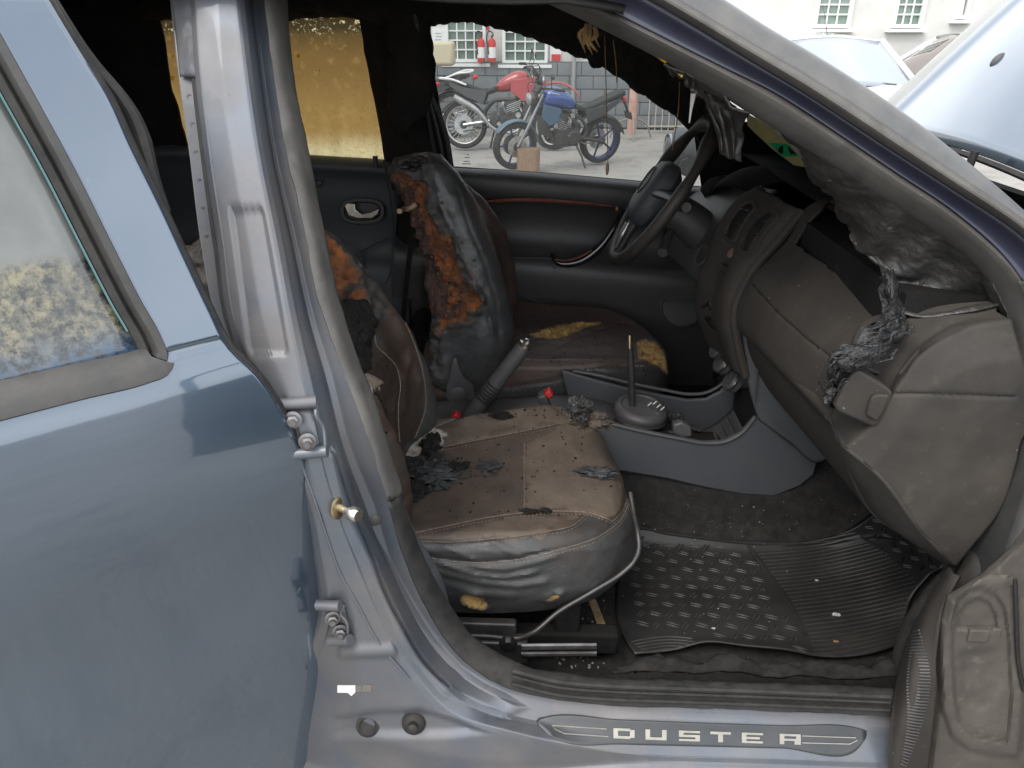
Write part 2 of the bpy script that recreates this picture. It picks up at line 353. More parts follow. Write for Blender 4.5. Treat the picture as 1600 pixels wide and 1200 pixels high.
for t_, o1_, o2_ in cont:
    r = []; i0 = min(5, int(t_)); fr_ = t_ - i0
    for i, s_ in enumerate(st):
        w = min(1, max(0, (i - 9.5) / 2.5)); o_ = o1_ * (1 - w) + o2_ * w
        if i in (10, 11, 12) and t_ < 2.3: o_ = (.05, .045, .02)[i - 10]
        r.append(PS(s_[i0][0] * (1 - fr_) + s_[i0 + 1][0] * fr_, s_[i0][1] * (1 - fr_) + s_[i0 + 1][1] * fr_, o_))
    rows.append(r)
inner = [A(p) + A([-.02 if i < 10 else 0, .10 if i < 10 else .035, -.02 if i < 10 else -.10]) for i, p in enumerate(rows[-1])]
rows.append(inner)
nn = len(st)
G = loft(rows, 330, 200, linear_v=True)
for _ in range(3): G[1:-1] = .25 * G[:-2] + .5 * G[1:-1] + .25 * G[2:]
side = MB().grid(G); sv = np.vstack(side.v); sp = proj(sv)
# pressed details: shallow pocket in the pillar, the step that wanders down the pillar, bar under the hinge, lower boss
def pocket(Q, poly, w): return np.clip(sdist(Q, poly) / w, 0, 1)
nrm = gnormals(G).reshape(-1, 3); nrm *= np.sign((nrm @ A([0, -1, 0.0])))[:, None]
dz = -.004 * pocket(sp, [(357, 325), (409, 322), (414, 332), (452, 548), (446, 556), (394, 556), (386, 548)], 5)
dz += .006 * pocket(sp, [(528, 1007), (612, 1003), (622, 1013), (620, 1026), (528, 1030)], 8)
dz += .006 * pocket(sp, [(500, 705), (530, 690), (560, 790), (612, 880), (660, 960), (720, 1040), (830, 1105), (790, 1128), (690, 1085), (628, 1010), (588, 920), (545, 850), (520, 790)], 12)
dz -= .007 * pocket(sp, [(515, 1118), (590, 1108), (660, 1106), (715, 1122), (770, 1147), (700, 1154), (520, 1156)], 12)
body_side = MB().add(sv + nrm * dz[:, None], side.f).build('side_frame', M['paint_jamb'], car, solid=.0015)
bsd = bvh_of(body_side)
# outer A-pillar
ap = dict(
 a5=[(1030, -55), (1080, -25), (1120, 0), (1200, 50), (1240, 73), (1400, 175), (1500, 250), (1600, 332), (1690, 415), (1760, 540), (1790, 700), (1790, 950)],
 a4=[(970, -52), (1020, -22), (1057, 0), (1200, 85), (1240, 108), (1400, 210), (1500, 278), (1600, 345), (1690, 430), (1755, 545), (1780, 700), (1780, 950)],
 a3=[(930, -50), (985, -20), (1024, 2), (1200, 108), (1240, 132), (1400, 236), (1500, 300), (1600, 368), (1680, 452), (1725, 560), (1740, 700), (1730, 950)],
 a2=[(880, -20), (925, 2), (960, 20), (1136, 108), (1200, 139), (1320, 216), (1400, 270), (1492, 332), (1584, 420), (1632, 520), (1640, 640), (1625, 760), (1590, 860), (1540, 960)],
 a1=[(860, 4), (905, 25), (960, 52), (1080, 116), (1208, 196), (1300, 253), (1360, 292), (1480, 372), (1552, 440), (1585, 520), (1592, 600), (1588, 700), (1570, 790), (1530, 880), (1490, 960)])
def contour(k, off): return [PS(x, y, off) for x, y in ap[k]]
scr = [A(p) + (A(p) - CAM) / np.linalg.norm(A(p) - CAM) * .10 + A([-.01, 0, -.03]) for p in contour('a5', .012)]
G = loft([scr, contour('a5', .012), contour('a4', .004)], 90, 24); MB().grid(G).build('windscreen_pillar', M['paint_dusty'], car, solid=.002)
mid = [(A(p) + A(q)) / 2 + A([0, -.006, 0]) for p, q in zip(spline(contour('a4', .0), 80), spline(contour('a3', .008), 80))]
G = loft([spline(contour('a4', .004), 80), mid, spline(contour('a3', .02), 80)], 80, 12); MB().grid(G).build('pillar_weatherstrip', M['rubber_grey'], car, solid=.003)
G = loft([contour('a3', .018), contour('a3', .035), contour('a2', .042)], 90, 20); MB().grid(G).build('pillar_inner_panel', M['paint_navy'], car, solid=.002)
a2 = spline(contour('a2', .045), 90); a1 = spline(contour('a1', .085), 90)
G = loft([a2 + A([0, .01, 0]), a2 * .75 + a1 * .25 + A([0, -.018, 0]), a2 * .4 + a1 * .6 + A([0, -.016, 0]), a1, a1 + A([0, .035, 0])], 90, 20); MB().grid(G).build('opening_seal', M['rubber_grey'], car, solid=.003)
# front post behind the hinge line, and inside faces of pillars
MB().box((.74, -.70, .72), (.14, .16, .7)).build('hinge_post', M['paint_dusty'], car, bevel=.02)
# seal bands on the near opening (upper grey, lower black)
def band(tab, off, name, m, bul=.016):
    o_ = [PS(a[0], a[1], off) for a, b in tab]; i_ = [PS(b[0], b[1], off + .022) for a, b in tab]
    o_ = spline(o_, 90); i_ = spline(i_, 90)
    if 'sill' not in name: o_ = o_ * .62 + i_ * .38
    bl = A([0, -bul, .004])
    G = loft([o_ + A([0, .012, 0]), o_ * .8 + i_ * .2 + bl, o_ * .35 + i_ * .65 + bl, i_, i_ + (A([0, .03, -.01]) if 'sill' not in name else A([0, .012, -.05]))], 90, 16)
    V = G.reshape(-1, 3); V = V + A([0, .004, .003]) * ((.35 if 'sill' in name else 1) * fbm(V, 30, 3))[:, None]
    return MB().grid(V.reshape(G.shape)).build(name, m, car, solid=.003)
band([((402, -40), (433, -40)), ((424, 120), (448, 120)), ((441, 240), (473, 240)), ((464, 330), (490, 330)), ((496, 480), (523, 480)), ((525, 560), (549, 560)), ((550, 625), (575, 625)), ((578, 702), (598, 702)), ((604, 778), (622, 778))], .045, 'opening_seal', M['rubber_grey'])
band([((606, 782), (623, 778)), ((634, 880), (662, 875)), ((670, 958), (703, 950)), ((698, 1004), (735, 994)), ((738, 1044), (775, 1022)), ((800, 1078), (830, 1046)), ((860, 1092), (890, 1056)), ((930, 1101), (950, 1062)), ((1060, 1106), (1060, 1066)), ((1200, 1111), (1200, 1070)), ((1400, 1120), (1400, 1078))], .024, 'sill_seal', M['rubber'], .012)
for dy_, r_ in ((12, .0035), (24, .003), (33, .0045)):
    MB().tube([PS(x, y, o_) for x, y, o_ in ((800, 1080 - dy_, .014), (870, 1097 - dy_, .012), (950, 1104 - dy_, .010), (1060, 1108 - dy_, .010), (1200, 1113 - dy_, .010), (1390, 1121 - dy_, .010))], r_, 6, 60).build('seal_lip', M['rubber'], car)
# rear door weatherstrip on the pillar edge
pts = [PS(x, y, .042) for x, y in ((296, -40), (305, 110), (320, 240), (340, 385), (358, 500), (395, 590), (432, 650))]
MB().tube(pts, .006, 8, 60).build('pillar_seal', M['rubber'], car)
# crumpled top of the pillar flange
V = loft([[PS(258, -60, .05), PS(268, 0, .045), PS(276, 60, .05), PS(282, 120, .05)], [PS(298, -60, .02), PS(299, 0, .03), PS(306, 60, .025), PS(309, 120, .03)]], 30, 12)
V = (V.reshape(-1, 3) + A([.003, -.006, 0]) * fbm(V, 30, 3, 5)[:, None]).reshape(V.shape)
MB().grid(V).build('pillar_flange', M['paint_jamb'], car, solid=.002)
# spot welds on the flange and a bead of seam sealer
for k in range(9):
    y_ = 20 + k * 44; x_ = np.interp(y_, [-40, 110, 240, 380], [279, 291, 307, 325]); q = on(bsd, x_, y_, .0006)
    if q is not None: MB().lathe(q, (.2, -.95, .2), [(.0042, -.001), (.0040, .0006), (.0026, .0003), (0, .0001)], 14).build('spot_weld', M['paint_jamb'], car)
q = [p for p in (on(bsd, x, y, .0012) for x, y in ((470, 720), (492, 780), (512, 840), (530, 890), (560, 945), (590, 1000), (640, 1060))) if p is not None]
MB().tube(q, .0022, 6, 40).build('seam_sealer', M['paint_jamb'], car)
# hinges
def hinge(cx, cy, h, w):
    e = node('door_hinge', car)
    p = lambda x, y, o: on(bsd, cx + x, cy + y, .014 - o, -.78)
    m = MB(); G = loft([[p(-w, -h, .012), p(-w * .6, 0, .012), p(-w * .25, h, .012)], [p(w * .55, -h, .012), p(w * .75, 0, .012), p(w, h, .012)]], 6, 6); m.grid(G); m.build('leaf', M['paint_jamb'], e, solid=.007, bevel=.001)
    for sgn, yy in ((-1, -h - 5), (1, h + 4)):
        a = p(-w + (0 if sgn < 0 else 16), yy, .0); b = p(w * .5 + (0 if sgn < 0 else 16), yy - 1, .0)
        MB().tube([a, a * .5 + b * .5, b], .0085, 10, 8).build('knuckle', M['paint_jamb'], e)
    for k, (bx, by) in enumerate(((-8, -h * .45), (10, h * .55))):
        o_ = p(bx, by, .002); d = (.25, -.95, .1)
        m = MB(); m.lathe(o_, d, [(.0, 0), (.0125, 0), (.012, .003), (.008, .004)], 20); m.lathe(o_, d, [(.0085, .003), (.0085, .010), (.005, .0115), (.005, .016), (.0, .016)], 6)
        m.build('bolt', M['steel'], e)
    MB().tube([p(w * .6, -h, .004), p(w * .5, -h * .6, .003), p(w * .9, -h * .1, .004), p(w * 1.05, h, .004)], .0025, 6, 12).build('edge_bead', M['paint_jamb'], e)
hinge(470, 668, 32, 30)
hinge(528, 965, 22, 20)
# door striker
e = node('door_striker', car)
o_ = on(bsd, 531, 792, .001, -.78)
MB().lathe(o_ + A([-.004, 0, 0]), (.88, -.45, .05), [(0, 0), (.016, 0), (.017, .004), (.013, .006), (.0, .006)], 24).build('washer', M['brass'], e)
MB().lathe(o_, (.78, -.55, .03), [(.0, .0), (.006, .0), (.006, .022), (.0105, .024), (.0105, .036), (.008, .039), (0, .039)], 20).build('pin', M['chrome'], e)
# plugs, bolt and door switch on the lower pillar
MB().lathe(on(bsd, 586, 812, .001, -.78), (.2, -.96, .1), [(0, .003), (.006, .003), (.0095, .001), (.0095, -.004)], 20).build('grommet', M['plastic'], car)
MB().lathe(on(bsd, 575, 1133, .001, -.78), (.05, -.9, .35), [(.019, -.004), (.019, .002), (.014, .004), (.011, .001), (0, .001)], 28).build('grommet', M['rubber'], car)
MB().lathe(on(bsd, 647, 1128, .001, -.78), (.05, -.85, .35), [(.020, -.004), (.019, .004), (.013, .010), (.008, .012), (.008, .024), (.004, .027), (0, .027)], 28).build('door_switch', M['rubber'], car)
q = None
m = MB(); q = [on(bsd, 528, 1070, .001, -.78), on(bsd, 556, 1070, .001, -.78), on(bsd, 556, 1080, .001, -.78), on(bsd, 550, 1086, .001, -.78), on(bsd, 544, 1081, .001, -.78), on(bsd, 528, 1081, .001, -.78)]; m.prism(q, (0, -.0012, 0)); m.build('paper_label', mat('paper_white', (.72, .70, .66), .8), car, smooth=False)
m = MB(); q = [on(bsd, 557, 1070, .001, -.78), on(bsd, 581, 1069, .001, -.78), on(bsd, 581, 1079, .001, -.78), on(bsd, 557, 1080, .001, -.78)]; m.prism(q, (0, -.001, 0)); m.build('paper_label', mat('paper_brown', (.14, .125, .105), .8), car, smooth=False)
# scuff plate with its lettering
e = node('sill_plate', car)
pq = [(838, 1124), (850, 1120), (1100, 1129), (1340, 1137), (1353, 1141), (1352, 1152), (1338, 1171), (1100, 1166), (900, 1162), (880, 1160), (858, 1150), (842, 1136)]
def SP(x, y, o=0.0): return on(bsd, x, y, .0015 + o, -.78)
m = MB(); G_ = loft([[SP(*q) for q in ((842, 1136), (838, 1124), (850, 1120), (970, 1124), (1100, 1129), (1220, 1133), (1340, 1137), (1353, 1141))], [SP(*q) for q in ((852, 1145), (870, 1140), (900, 1142), (970, 1144), (1100, 1147), (1220, 1151), (1330, 1154), (1353, 1148))], [SP(*q) for q in ((858, 1150), (870, 1156), (885, 1161), (970, 1163), (1100, 1166), (1220, 1169), (1338, 1171), (1352, 1153))]], 60, 12); m.grid(G_); m.build('backing', mat('plate', (.045, .050, .056), .42, .3, (.06, .062, .066), 12, dust=(DUST, .12, 40)), e, solid=.002)
LM = mat('lettering', (.34, .33, .29), .5, .3, (.26, .25, .22), 60)
def letters(x, ch, w):
    t = .26; m = MB()
    segs = dict(D=[(0, 0, .8, t), (0, 1 - t, .8, 1), (0, t, .22, 1 - t), (.78, .12, 1, .88)], U=[(0, 0, .22, 1), (.22, 1 - t, .78, 1), (.78, 0, 1, 1)],
                S=[(0, 0, 1, .22), (0, .22, .22, .40), (0, .40, 1, .62), (.78, .62, 1, .80), (0, .80, 1, 1)], T=[(0, 0, 1, t), (.38, t, .62, 1)],
                E=[(0, 0, 1, .22), (0, .40, .85, .62), (0, .80, 1, 1), (0, .22, .22, .40), (0, .62, .22, .80)], R=[(0, 0, 1, .22), (0, .22, .22, 1), (.78, .22, 1, .46), (.22, .46, 1, .66), (.70, .66, 1, 1)])[ch]
    def at(u, v): return SP(u, 1137 + (u - 958) * .0335 + v * 16.5, .0018)
    for a, b, c, d in segs: m.prism([at(x + a * w, b), at(x + c * w, b), at(x + c * w, d), at(x + a * w, d)], (0, -.0005, .0008))
    m.build('letter', LM, e, smooth=False)
for ch, x in zip('DUSTER', (958, 1008, 1060, 1109, 1158, 1217)): letters(x, ch, 33 if ch != 'T' else 32)
for seq in ([(948, 1139), (862, 1135), (868, 1142), (882, 1148), (950, 1151)], [(1252, 1149), (1336, 1152), (1338, 1156), (1326, 1162), (1252, 1160)]):
    MB().tube([SP(x, y, .0022) for x, y in seq], .0010, 5).build('border_line', LM, e)

# ---- rear door, hinged on the pillar and standing open
HX, HY, DA = -.37, -.82, R(45)
dcos, dsin = math.cos(DA), math.sin(DA)
def door_bulge(t, z):                # outward offset of the closed door's skin from the hinge plane
    b = -.02 + .035 * math.exp(-((z - .98) / .16) ** 2) - .28 * max(0, z - 1.10) ** 1.1 * 1.25 - .10 * max(0, .78 - z) ** 1.5
    return b + .0 * t
def door_pt(t, z, o=0.0):            # t metres behind the hinge, o metres outwards
    n = door_bulge(t, z) + o
    return A([HX - dcos * t + dsin * n, HY - dsin * t - dcos * n, z])
def PD(px, py, o=0.0):               # where the view ray meets the door skin
    d = ray(px, py); n2 = A([dsin, -dcos]); lo, hi = .2, 3.0
    def g(s):
        p = CAM + d * s; rel = p[:2] - A([HX, HY]); t = -(rel @ A([dcos, dsin])); n = rel @ n2
        return n - door_bulge(t, p[2]) - o
    ss = np.linspace(.15, 2.2, 140); v = [g(s) for s in ss]
    for a, b, va, vb in zip(ss[:-1], ss[1:], v[:-1], v[1:]):
        if va > 0 >= vb:
            for _ in range(30):
                c = (a + b) / 2
                if g(c) > 0: a = c
                else: b = c
            return CAM + d * a
    # no hit: closest approach
    return CAM + d * ss[int(np.argmin(np.abs(v)))]
rd = node('rear_door', car)
edge = [(40, -60), (75, 0), (128, 88), (168, 150), (205, 230), (250, 320), (292, 410), (330, 490), (358, 545), (400, 585), (438, 640), (470, 705), (492, 780), (504, 860), (509, 960), (505, 1080), (494, 1140), (480, 1200), (455, 1280)]
win = [(-40, -10), (0, 62), (60, 170), (110, 262), (165, 372), (215, 470), (248, 530), (256, 552), (250, 572), (230, 580), (120, 607), (0, 637), (-60, 652)]
def tz(p): rel = p[:2] - A([HX, HY]); return -(rel @ A([dcos, dsin])), p[2]
E2 = spline([tz(PD(*q)) + (0,) for q in edge], 200)[:, :2]
W2 = spline([tz(PD(*q)) + (0,) for q in win], 120)[:, :2]
# skin: a (t,z) grid from the front edge backwards; below the belt full, above the belt only the frame strip
Wf = spline([tuple(tz(PD(*q))) + (0,) for q in win[:8]], 80)[:, :2]; Wb = spline([tuple(tz(PD(*q))) + (0,) for q in win[7:]], 60)[:, :2]
zb = Wf[-1, 1]; zt = E2[:, 1].max(); zt = min(zt, Wf[:, 1].max())
def edge_t(z): o_ = np.argsort(E2[:, 1]); return float(np.interp(z, E2[o_, 1], E2[o_, 0]))
def win_t(z): o_ = np.argsort(Wf[:, 1]); return float(np.interp(z, Wf[o_, 1], Wf[o_, 0]))
def belt_z(t): o_ = np.argsort(Wb[:, 0]); return float(np.interp(t, Wb[o_, 0], Wb[o_, 1])) if t > Wf[-1, 0] else zb
m = MB(); ts = np.linspace(0, 1, 60) ** 1.3; G = []
for v in np.linspace(0, 1, 70):
    z0 = .22 + v * (zb - .22); te = edge_t(z0); r_ = []
    for s_ in ts:
        t = te + s_ * (.95 - te); z = .22 + v * (belt_z(t) - .22); r_.append(door_pt(t, z))
    G.append(r_)
m.grid(A(G))
zu = np.linspace(zb, zt, 50)
G = A([[door_pt(edge_t(z) + s_ * (win_t(z) - edge_t(z)), z) for s_ in np.linspace(0, 1, 14)] for z in zu]); m.grid(G)
m.build('outer_skin', M['paint'], rd, solid=-.002)
# turned front edge of the door and inner shell
G = A([[door_pt(edge_t(z), z, -o) + A([0, 0, 0]) for o in (0, .004, .02, .05, .09)] for z in np.linspace(.22, zt, 90)])
m = MB().grid(G); m.build('edge_return', M['paint_jamb'], rd, solid=.002)
G = A([[door_pt(edge_t(z) + s * (.95 - edge_t(z)), z, -.09) for s in np.linspace(0, 1, 8)] for z in np.linspace(.22, zb, 10)])
MB().grid(G).build('inner_trim', M['plastic'], rd, solid=.01)
MB().tube([door_pt(edge_t(z) - .004, z, -.012) for z in np.linspace(.22, zt, 50)], .006, 8).build('door_seal', M['rubber'], rd)
# burnt seal torn off the upper frame
MB().tube([door_pt(edge_t(z) - .012 - .012 * math.exp(-((z - 1.38) / .05) ** 2), z, -.03) for z in np.linspace(1.28, zt, 40)], [.005, .012, .008, .006], 8).build('door_seal', M['rubber'], rd)
# window surround, belt moulding, glass
Lp = A([p for p in W2]); tan = np.gradient(Lp, axis=0); tan /= np.linalg.norm(tan, axis=1, keepdims=True); nor = np.stack([-tan[:, 1], tan[:, 0]], 1)
cen = Lp.mean(0); 
if ((cen - Lp[60]) @ nor[60]) < 0: nor = -nor
def ring(prof, name, mm, sl=slice(None), solid=0):
    G = A([[door_pt(*(Lp[i] + nor[i] * a), o) for a, o in prof] for i in range(len(Lp))[sl]]); return MB().grid(G).build(name, mm, rd, solid=solid)
corner = int(np.argmin(np.abs(A([proj(door_pt(*q)) for q in Lp]) - A([252, 560])).sum(1)))
ring([(-.004, .001), (-.002, .005), (.007, .006), (.010, .001), (.012, -.010)], 'window_surround', mat('surround', (.050, .050, .050), .5, .2, (.034, .033, .032), 12, dust=(DUST, .3, 30)), slice(0, corner + 1))
ring([(.010, -.008), (.016, -.002), (.024, -.004), (.028, -.012)], 'glass_channel', M['rubber'], slice(0, corner + 1))
ring([(-.012, .002), (-.008, .010), (.004, .012), (.016, .009), (.022, .0), (.024, -.012)], 'belt_moulding', mat('moulding', (.036, .036, .036), .55, 0, (.052, .051, .050), 10, dust=(DUST, .35, 30)), slice(corner, None))
# glass: dirt below, a pale reflection put into the colour above
gd = NT('glass_dirt_and_reflection'); p_ = gd.n('ShaderNodeBsdfPrincipled'); p_.inputs['Roughness'].default_value = .03; p_.inputs['Base Color'].default_value = (.02, .025, .026, 1); p_.inputs['Coat Weight'].default_value = 1
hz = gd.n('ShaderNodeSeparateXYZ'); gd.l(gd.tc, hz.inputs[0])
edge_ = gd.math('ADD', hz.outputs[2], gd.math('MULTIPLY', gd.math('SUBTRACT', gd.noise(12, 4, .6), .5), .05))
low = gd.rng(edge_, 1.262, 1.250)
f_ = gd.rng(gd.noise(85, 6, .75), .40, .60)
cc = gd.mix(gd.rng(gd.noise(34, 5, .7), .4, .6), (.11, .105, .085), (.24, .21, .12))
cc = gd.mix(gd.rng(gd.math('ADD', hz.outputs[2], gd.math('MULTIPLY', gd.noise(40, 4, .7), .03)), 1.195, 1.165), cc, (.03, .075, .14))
film = gd.mix(gd.rng(gd.noise(3.5, 6, .6), .35, .65), (.12, .125, .115), (.20, .205, .19))  # pale grey of a bright reflection, coloured into the upper pane
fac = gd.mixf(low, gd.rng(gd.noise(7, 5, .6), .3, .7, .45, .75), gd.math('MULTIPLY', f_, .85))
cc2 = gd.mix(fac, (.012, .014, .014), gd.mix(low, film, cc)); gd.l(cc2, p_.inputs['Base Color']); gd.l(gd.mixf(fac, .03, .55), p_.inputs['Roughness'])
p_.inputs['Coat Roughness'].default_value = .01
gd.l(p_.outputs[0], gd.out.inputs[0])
gl = [q + n * .024 for q, n in zip(Lp, nor)]
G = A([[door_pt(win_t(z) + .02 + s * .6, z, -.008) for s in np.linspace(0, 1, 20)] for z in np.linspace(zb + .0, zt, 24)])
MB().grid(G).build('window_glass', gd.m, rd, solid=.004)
MB().tube([door_pt(win_t(z) + .027, z, -.004) for z in np.linspace(zb + .03, zt, 40)], .0014, 5).build('glass_edge', mat('glass_edge', (.07, .15, .155), .2), rd)
# scratches and chips on the skin
for (x, y, l_, a) in ((290, 840, 22, -25), (305, 912, 24, -30), (258, 950, 16, -30), (487, 852, 5, 60), (368, 858, 6, 40), (110, 1090, 6, 70), (286, 1190, 10, 30), (160, 985, 5, 10), (60, 820, 30, -12), (210, 760, 14, 35), (420, 760, 8, 65), (350, 1010, 18, -20), (400, 1100, 10, 50), (90, 900, 6, 80), (230, 1080, 7, 15), (455, 980, 9, 75), (330, 700, 5, 30), (140, 720, 4, 60)):
    dx, dy = l_ / 2 * math.cos(R(a)), l_ / 2 * math.sin(R(a))
    MB().tube([PD(x - dx, y - dy, .0004), PD(x, y, .0005), PD(x + dx, y + dy, .0004)], [.0003, .0013, .0003], 5, 7, flat=.4).build('scratch', M['paint_dusty'], rd)
# ---- cabin shell: floor, firewall, far side, roof, rear
fy = [(-.76, .46), (-.73, .40), (-.68, .362), (-.40, .36), (-.18, .362), (-.14, .40), (-.115, .47), (-.09, .53), (0, .55), (.09, .53), (.115, .47), (.14, .40), (.18, .362), (.40, .36), (.68, .362), (.74, .42)]
def floor_z(x, z): return z + (.0 if x < .74 else min(.62, (x - .74) * 1.5))
G = A([[(min(x, .98), y, floor_z(x, z)) for y, z in spline([(a, b, 0) for a, b in fy], 70)[:, :2]] for x in np.r_[-2.2, -1.2, -.6, np.linspace(-.4, 1.15, 40)]])
MB().grid(G).build('floor_carpet', M['carpet'], car, solid=.01)
MB().box((1.0, 0, .80), (.03, 1.46, .75)).build('firewall', M['soot'], car)
# outside skin on the far side and below, roof, tailgate
far = MB(); zz = [.30, .45, .7, .90, 1.00]
far.grid(loft([[(-2.3, .80, z), (-1, .86, z), (.2, .88, z), (1.2, .87, z), (2.0, .80, z)] for z in zz], 30, 10)); far.build('far_body_side', M['paint'], car, solid=.004)
G = loft([[(.10, -.58, 1.535), (.14, -.3, 1.60), (.15, 0, 1.615), (.14, .3, 1.60), (.10, .58, 1.535)], [(-.4, -.60, 1.565), (-.4, -.3, 1.63), (-.4, 0, 1.645), (-.4, .3, 1.63), (-.4, .6, 1.565)], [(-2.2, -.60, 1.53), (-2.2, -.3, 1.58), (-2.2, 0, 1.59), (-2.2, .3, 1.58), (-2.2, .60, 1.53)]], 30, 30)
MB().grid(G).build('roof', M['paint'], car, solid=.003)
G2 = G - A([0, 0, .03]); V = G2.reshape(-1, 3); V = V + A([0, 0, .012]) * fbm(V, 12, 4)[:, None]
MB().grid(V.reshape(G2.shape)).build('roof_underside', M['soot'], car, solid=.004)
MB().box((-2.25, 0, .95), (.05, 1.5, 1.25)).build('tailgate', M['soot'], car, bevel=.02)
MB().box((-1.75, -.80, .95), (.95, .06, .5)).build('rear_quarter', M['paint'], car, bevel=.02)
MB().box((-1.7, -.70, 1.36), (.9, .10, .40), Matrix.Rotation(R(-20), 3, 'X')).build('rear_pillar', M['soot'], car, bevel=.02)
# roof rails over the openings
near_rail = loft([[PS(x, y, .06) for x, y in ((100, -70), (262, -45), (430, -32), (620, -40), (800, -20), (900, 8), (960, 40))], [(-1.2, -.50, 1.56), (-.6, -.50, 1.56), (-.3, -.50, 1.56), (-.1, -.5, 1.56), (.05, -.5, 1.56), (.15, -.5, 1.55), (.22, -.5, 1.53)]], 40, 6)
MB().grid(near_rail).build('roof_rail', M['soot'], car, solid=.01)
# far roof rail with the charred headlining that hangs over the far windows
top_edge = [(150, 20), (237, 30), (300, 28), (440, 30), (480, 26), (556, 27), (600, 36), (640, 40), (664, 42), (672, 37), (690, 36), (740, 33), (765, 40), (800, 49), (840, 62), (880, 78), (905, 88), (920, 94), (924, 104), (940, 104), (960, 116), (975, 124), (985, 136), (1005, 146), (1022, 160), (1040, 170), (1060, 184), (1075, 202), (1088, 216), (1100, 235)]
e_pts = [PF(x, y, .05) for x, y in top_edge]
E_ = spline(e_pts, 220); E_ = E_ + A([0, 0, 1]) * (.006 * fbm(E_, 60, 3, 1.3))[:, None]
Rf = A([[p[0] * .96 - .02, .47 + max(0, p[0] - .1) * .12, 1.565 - max(0, p[0]) * .40] for p in E_])
md = E_ * .6 + Rf * .4 + A([0, -.05, .01])
G = loft([E_ + A([0, .03, .02]), E_, md, Rf], 220, 26); V = G.reshape(-1, 3); V = V + A([0, -.010, 0]) * fbm(V, 22, 4, 3)[:, None]
MB().grid(V.reshape(G.shape)).build('charred_headlining', M['char'], car, solid=.004)
# far A-pillar and far centre pillar
G = loft([[PF(1085, 200, .03), PF(1092, 250, .03), PF(1100, 310, .03)], [PF(1100, 195, .06), PF(1112, 250, .07), PF(1120, 310, .07)], [PF(1180, 190, .04), PF(1230, 240, .04), PF(1270, 310, .04)]], 12, 12)
MB().grid(G).build('far_windscreen_pillar', M['soot'], car, solid=.01)
G = loft([[PF(556, -10, .02), PF(572, 90, .02), PF(590, 180, .02), PF(602, 255, .02), PF(618, 400, .02), PF(625, 560, .0)], [PF(585, -10, .06), PF(600, 90, .06), PF(618, 180, .06), PF(628, 255, .06), PF(640, 400, .06), PF(650, 560, .05)], [PF(640, -10, .07), PF(650, 90, .07), PF(668, 180, .07), PF(680, 255, .07), PF(690, 400, .06), PF(700, 560, .05)], [PF(664, -10, .02), PF(674, 90, .02), PF(690, 180, .02), PF(707, 262, .02), PF(730, 400, .02), PF(740, 560, .0)]], 40, 24)
V = G.reshape(-1, 3); V = V + A([.004, -.006, 0]) * fbm(V, 25, 4, 8)[:, None]
MB().grid(V.reshape(G.shape)).build('far_centre_pillar', M['char'], car, solid=.004)
# rubber channels at the front of that pillar
m = MB()
for k, (dx, r_) in enumerate(((0, .006), (10, .004), (22, .007))): m.tube([PF(664 + dx * .4, 150, .09), PF(672 + dx, 200, .09), PF(684 + dx, 262, .08)], r_, 8, 12)
m.build('window_channel', M['plastic'], car)
MB().tube([PF(640, -10, .10), PF(652, 40, .11), PF(664, 90, .10), PF(676, 130, .09)], [.004, .006, .004, .002], 8, 20).build('torn_seal', M['melt'], car)
# melted belt guide hanging on the far pillar
m = MB(); ax = [P(635, -5, y=.50), P(640, 60, y=.50), P(643, 120, y=.50), P(638, 170, y=.50), P(632, 206, y=.50)]
G = []
for p, w in zip(spline(ax, 26), np.interp(np.linspace(0, 1, 26), [0, .3, .6, .85, 1], [.052, .062, .064, .056, .012])):
    G.append([p + A([w * math.cos(t), .024 * math.sin(t), 0]) for t in np.linspace(0, 2 * math.pi, 20, endpoint=False)])
G = A(G); V = G.reshape(-1, 3); V = V + A([.007, .010, .004]) * fbm(V, 24, 4, 4)[:, None]
m.grid(V.reshape(G.shape), cu=True, cap=True); m.build('melted_belt_guide', M['char'], car)
MB().tube([P(640, 200, y=.5), P(655, 300, y=.52), P(640, 400, y=.54), P(628, 520, y=.56)], .012, 6, 20, flat=.2).build('seat_belt', M['char'], car)

# ---- far front door: glass, trim, handle, speaker
fd = node('driver_door', car)
X0 = [(612, 252), (700, 263), (800, 269), (900, 277), (1000, 286), (1120, 297)]
def frow(dy, off, k=0.0): return [PF(x + k * (y - 274), y + dy, off) for x, y in X0]
G = loft([frow(-2, -.01), frow(0, .02), frow(10, .055), frow(26, .062), frow(40, .055), frow(50, .03), frow(115, .030), frow(126, .055), frow(134, .080), frow(200, .082), frow(240, .05), frow(330, .03)], 70, 120)
MB().grid(G).build('trim_panel', M['plastic'], fd, solid=.004)
tp = [PF(722, 322, .064), PF(760, 315, .066), (PF(830, 312, .067)), PF(900, 316, .067), PF(955, 322, .064)]
MB().tube(tp, [.004, .009, .0095, .008, .003], 8, 30, flat=.7).build('accent_strip', M['red_trim'], fd)
MB().ball(PF(964, 327, .06), (.006, .003, .009)).build('lock_pull', M['red_trim'], fd)
m = MB(); m.tube([PF(862, 397, .09), PF(868, 408, .10), PF(900, 410, .10), PF(935, 388, .095), PF(962, 352, .085), PF(975, 328, .07)], [.006, .012, .014, .012, .010, .006], 10, 30); m.build('pull_handle', mat('gloss_black', (.012, .012, .014), .18, coat=.6), fd)
MB().tube([PF(866, 405, .112), PF(885, 407, .114), PF(905, 402, .113), PF(925, 391, .109)], .003, 6, 16).build('handle_trim', M['red_trim'], fd)
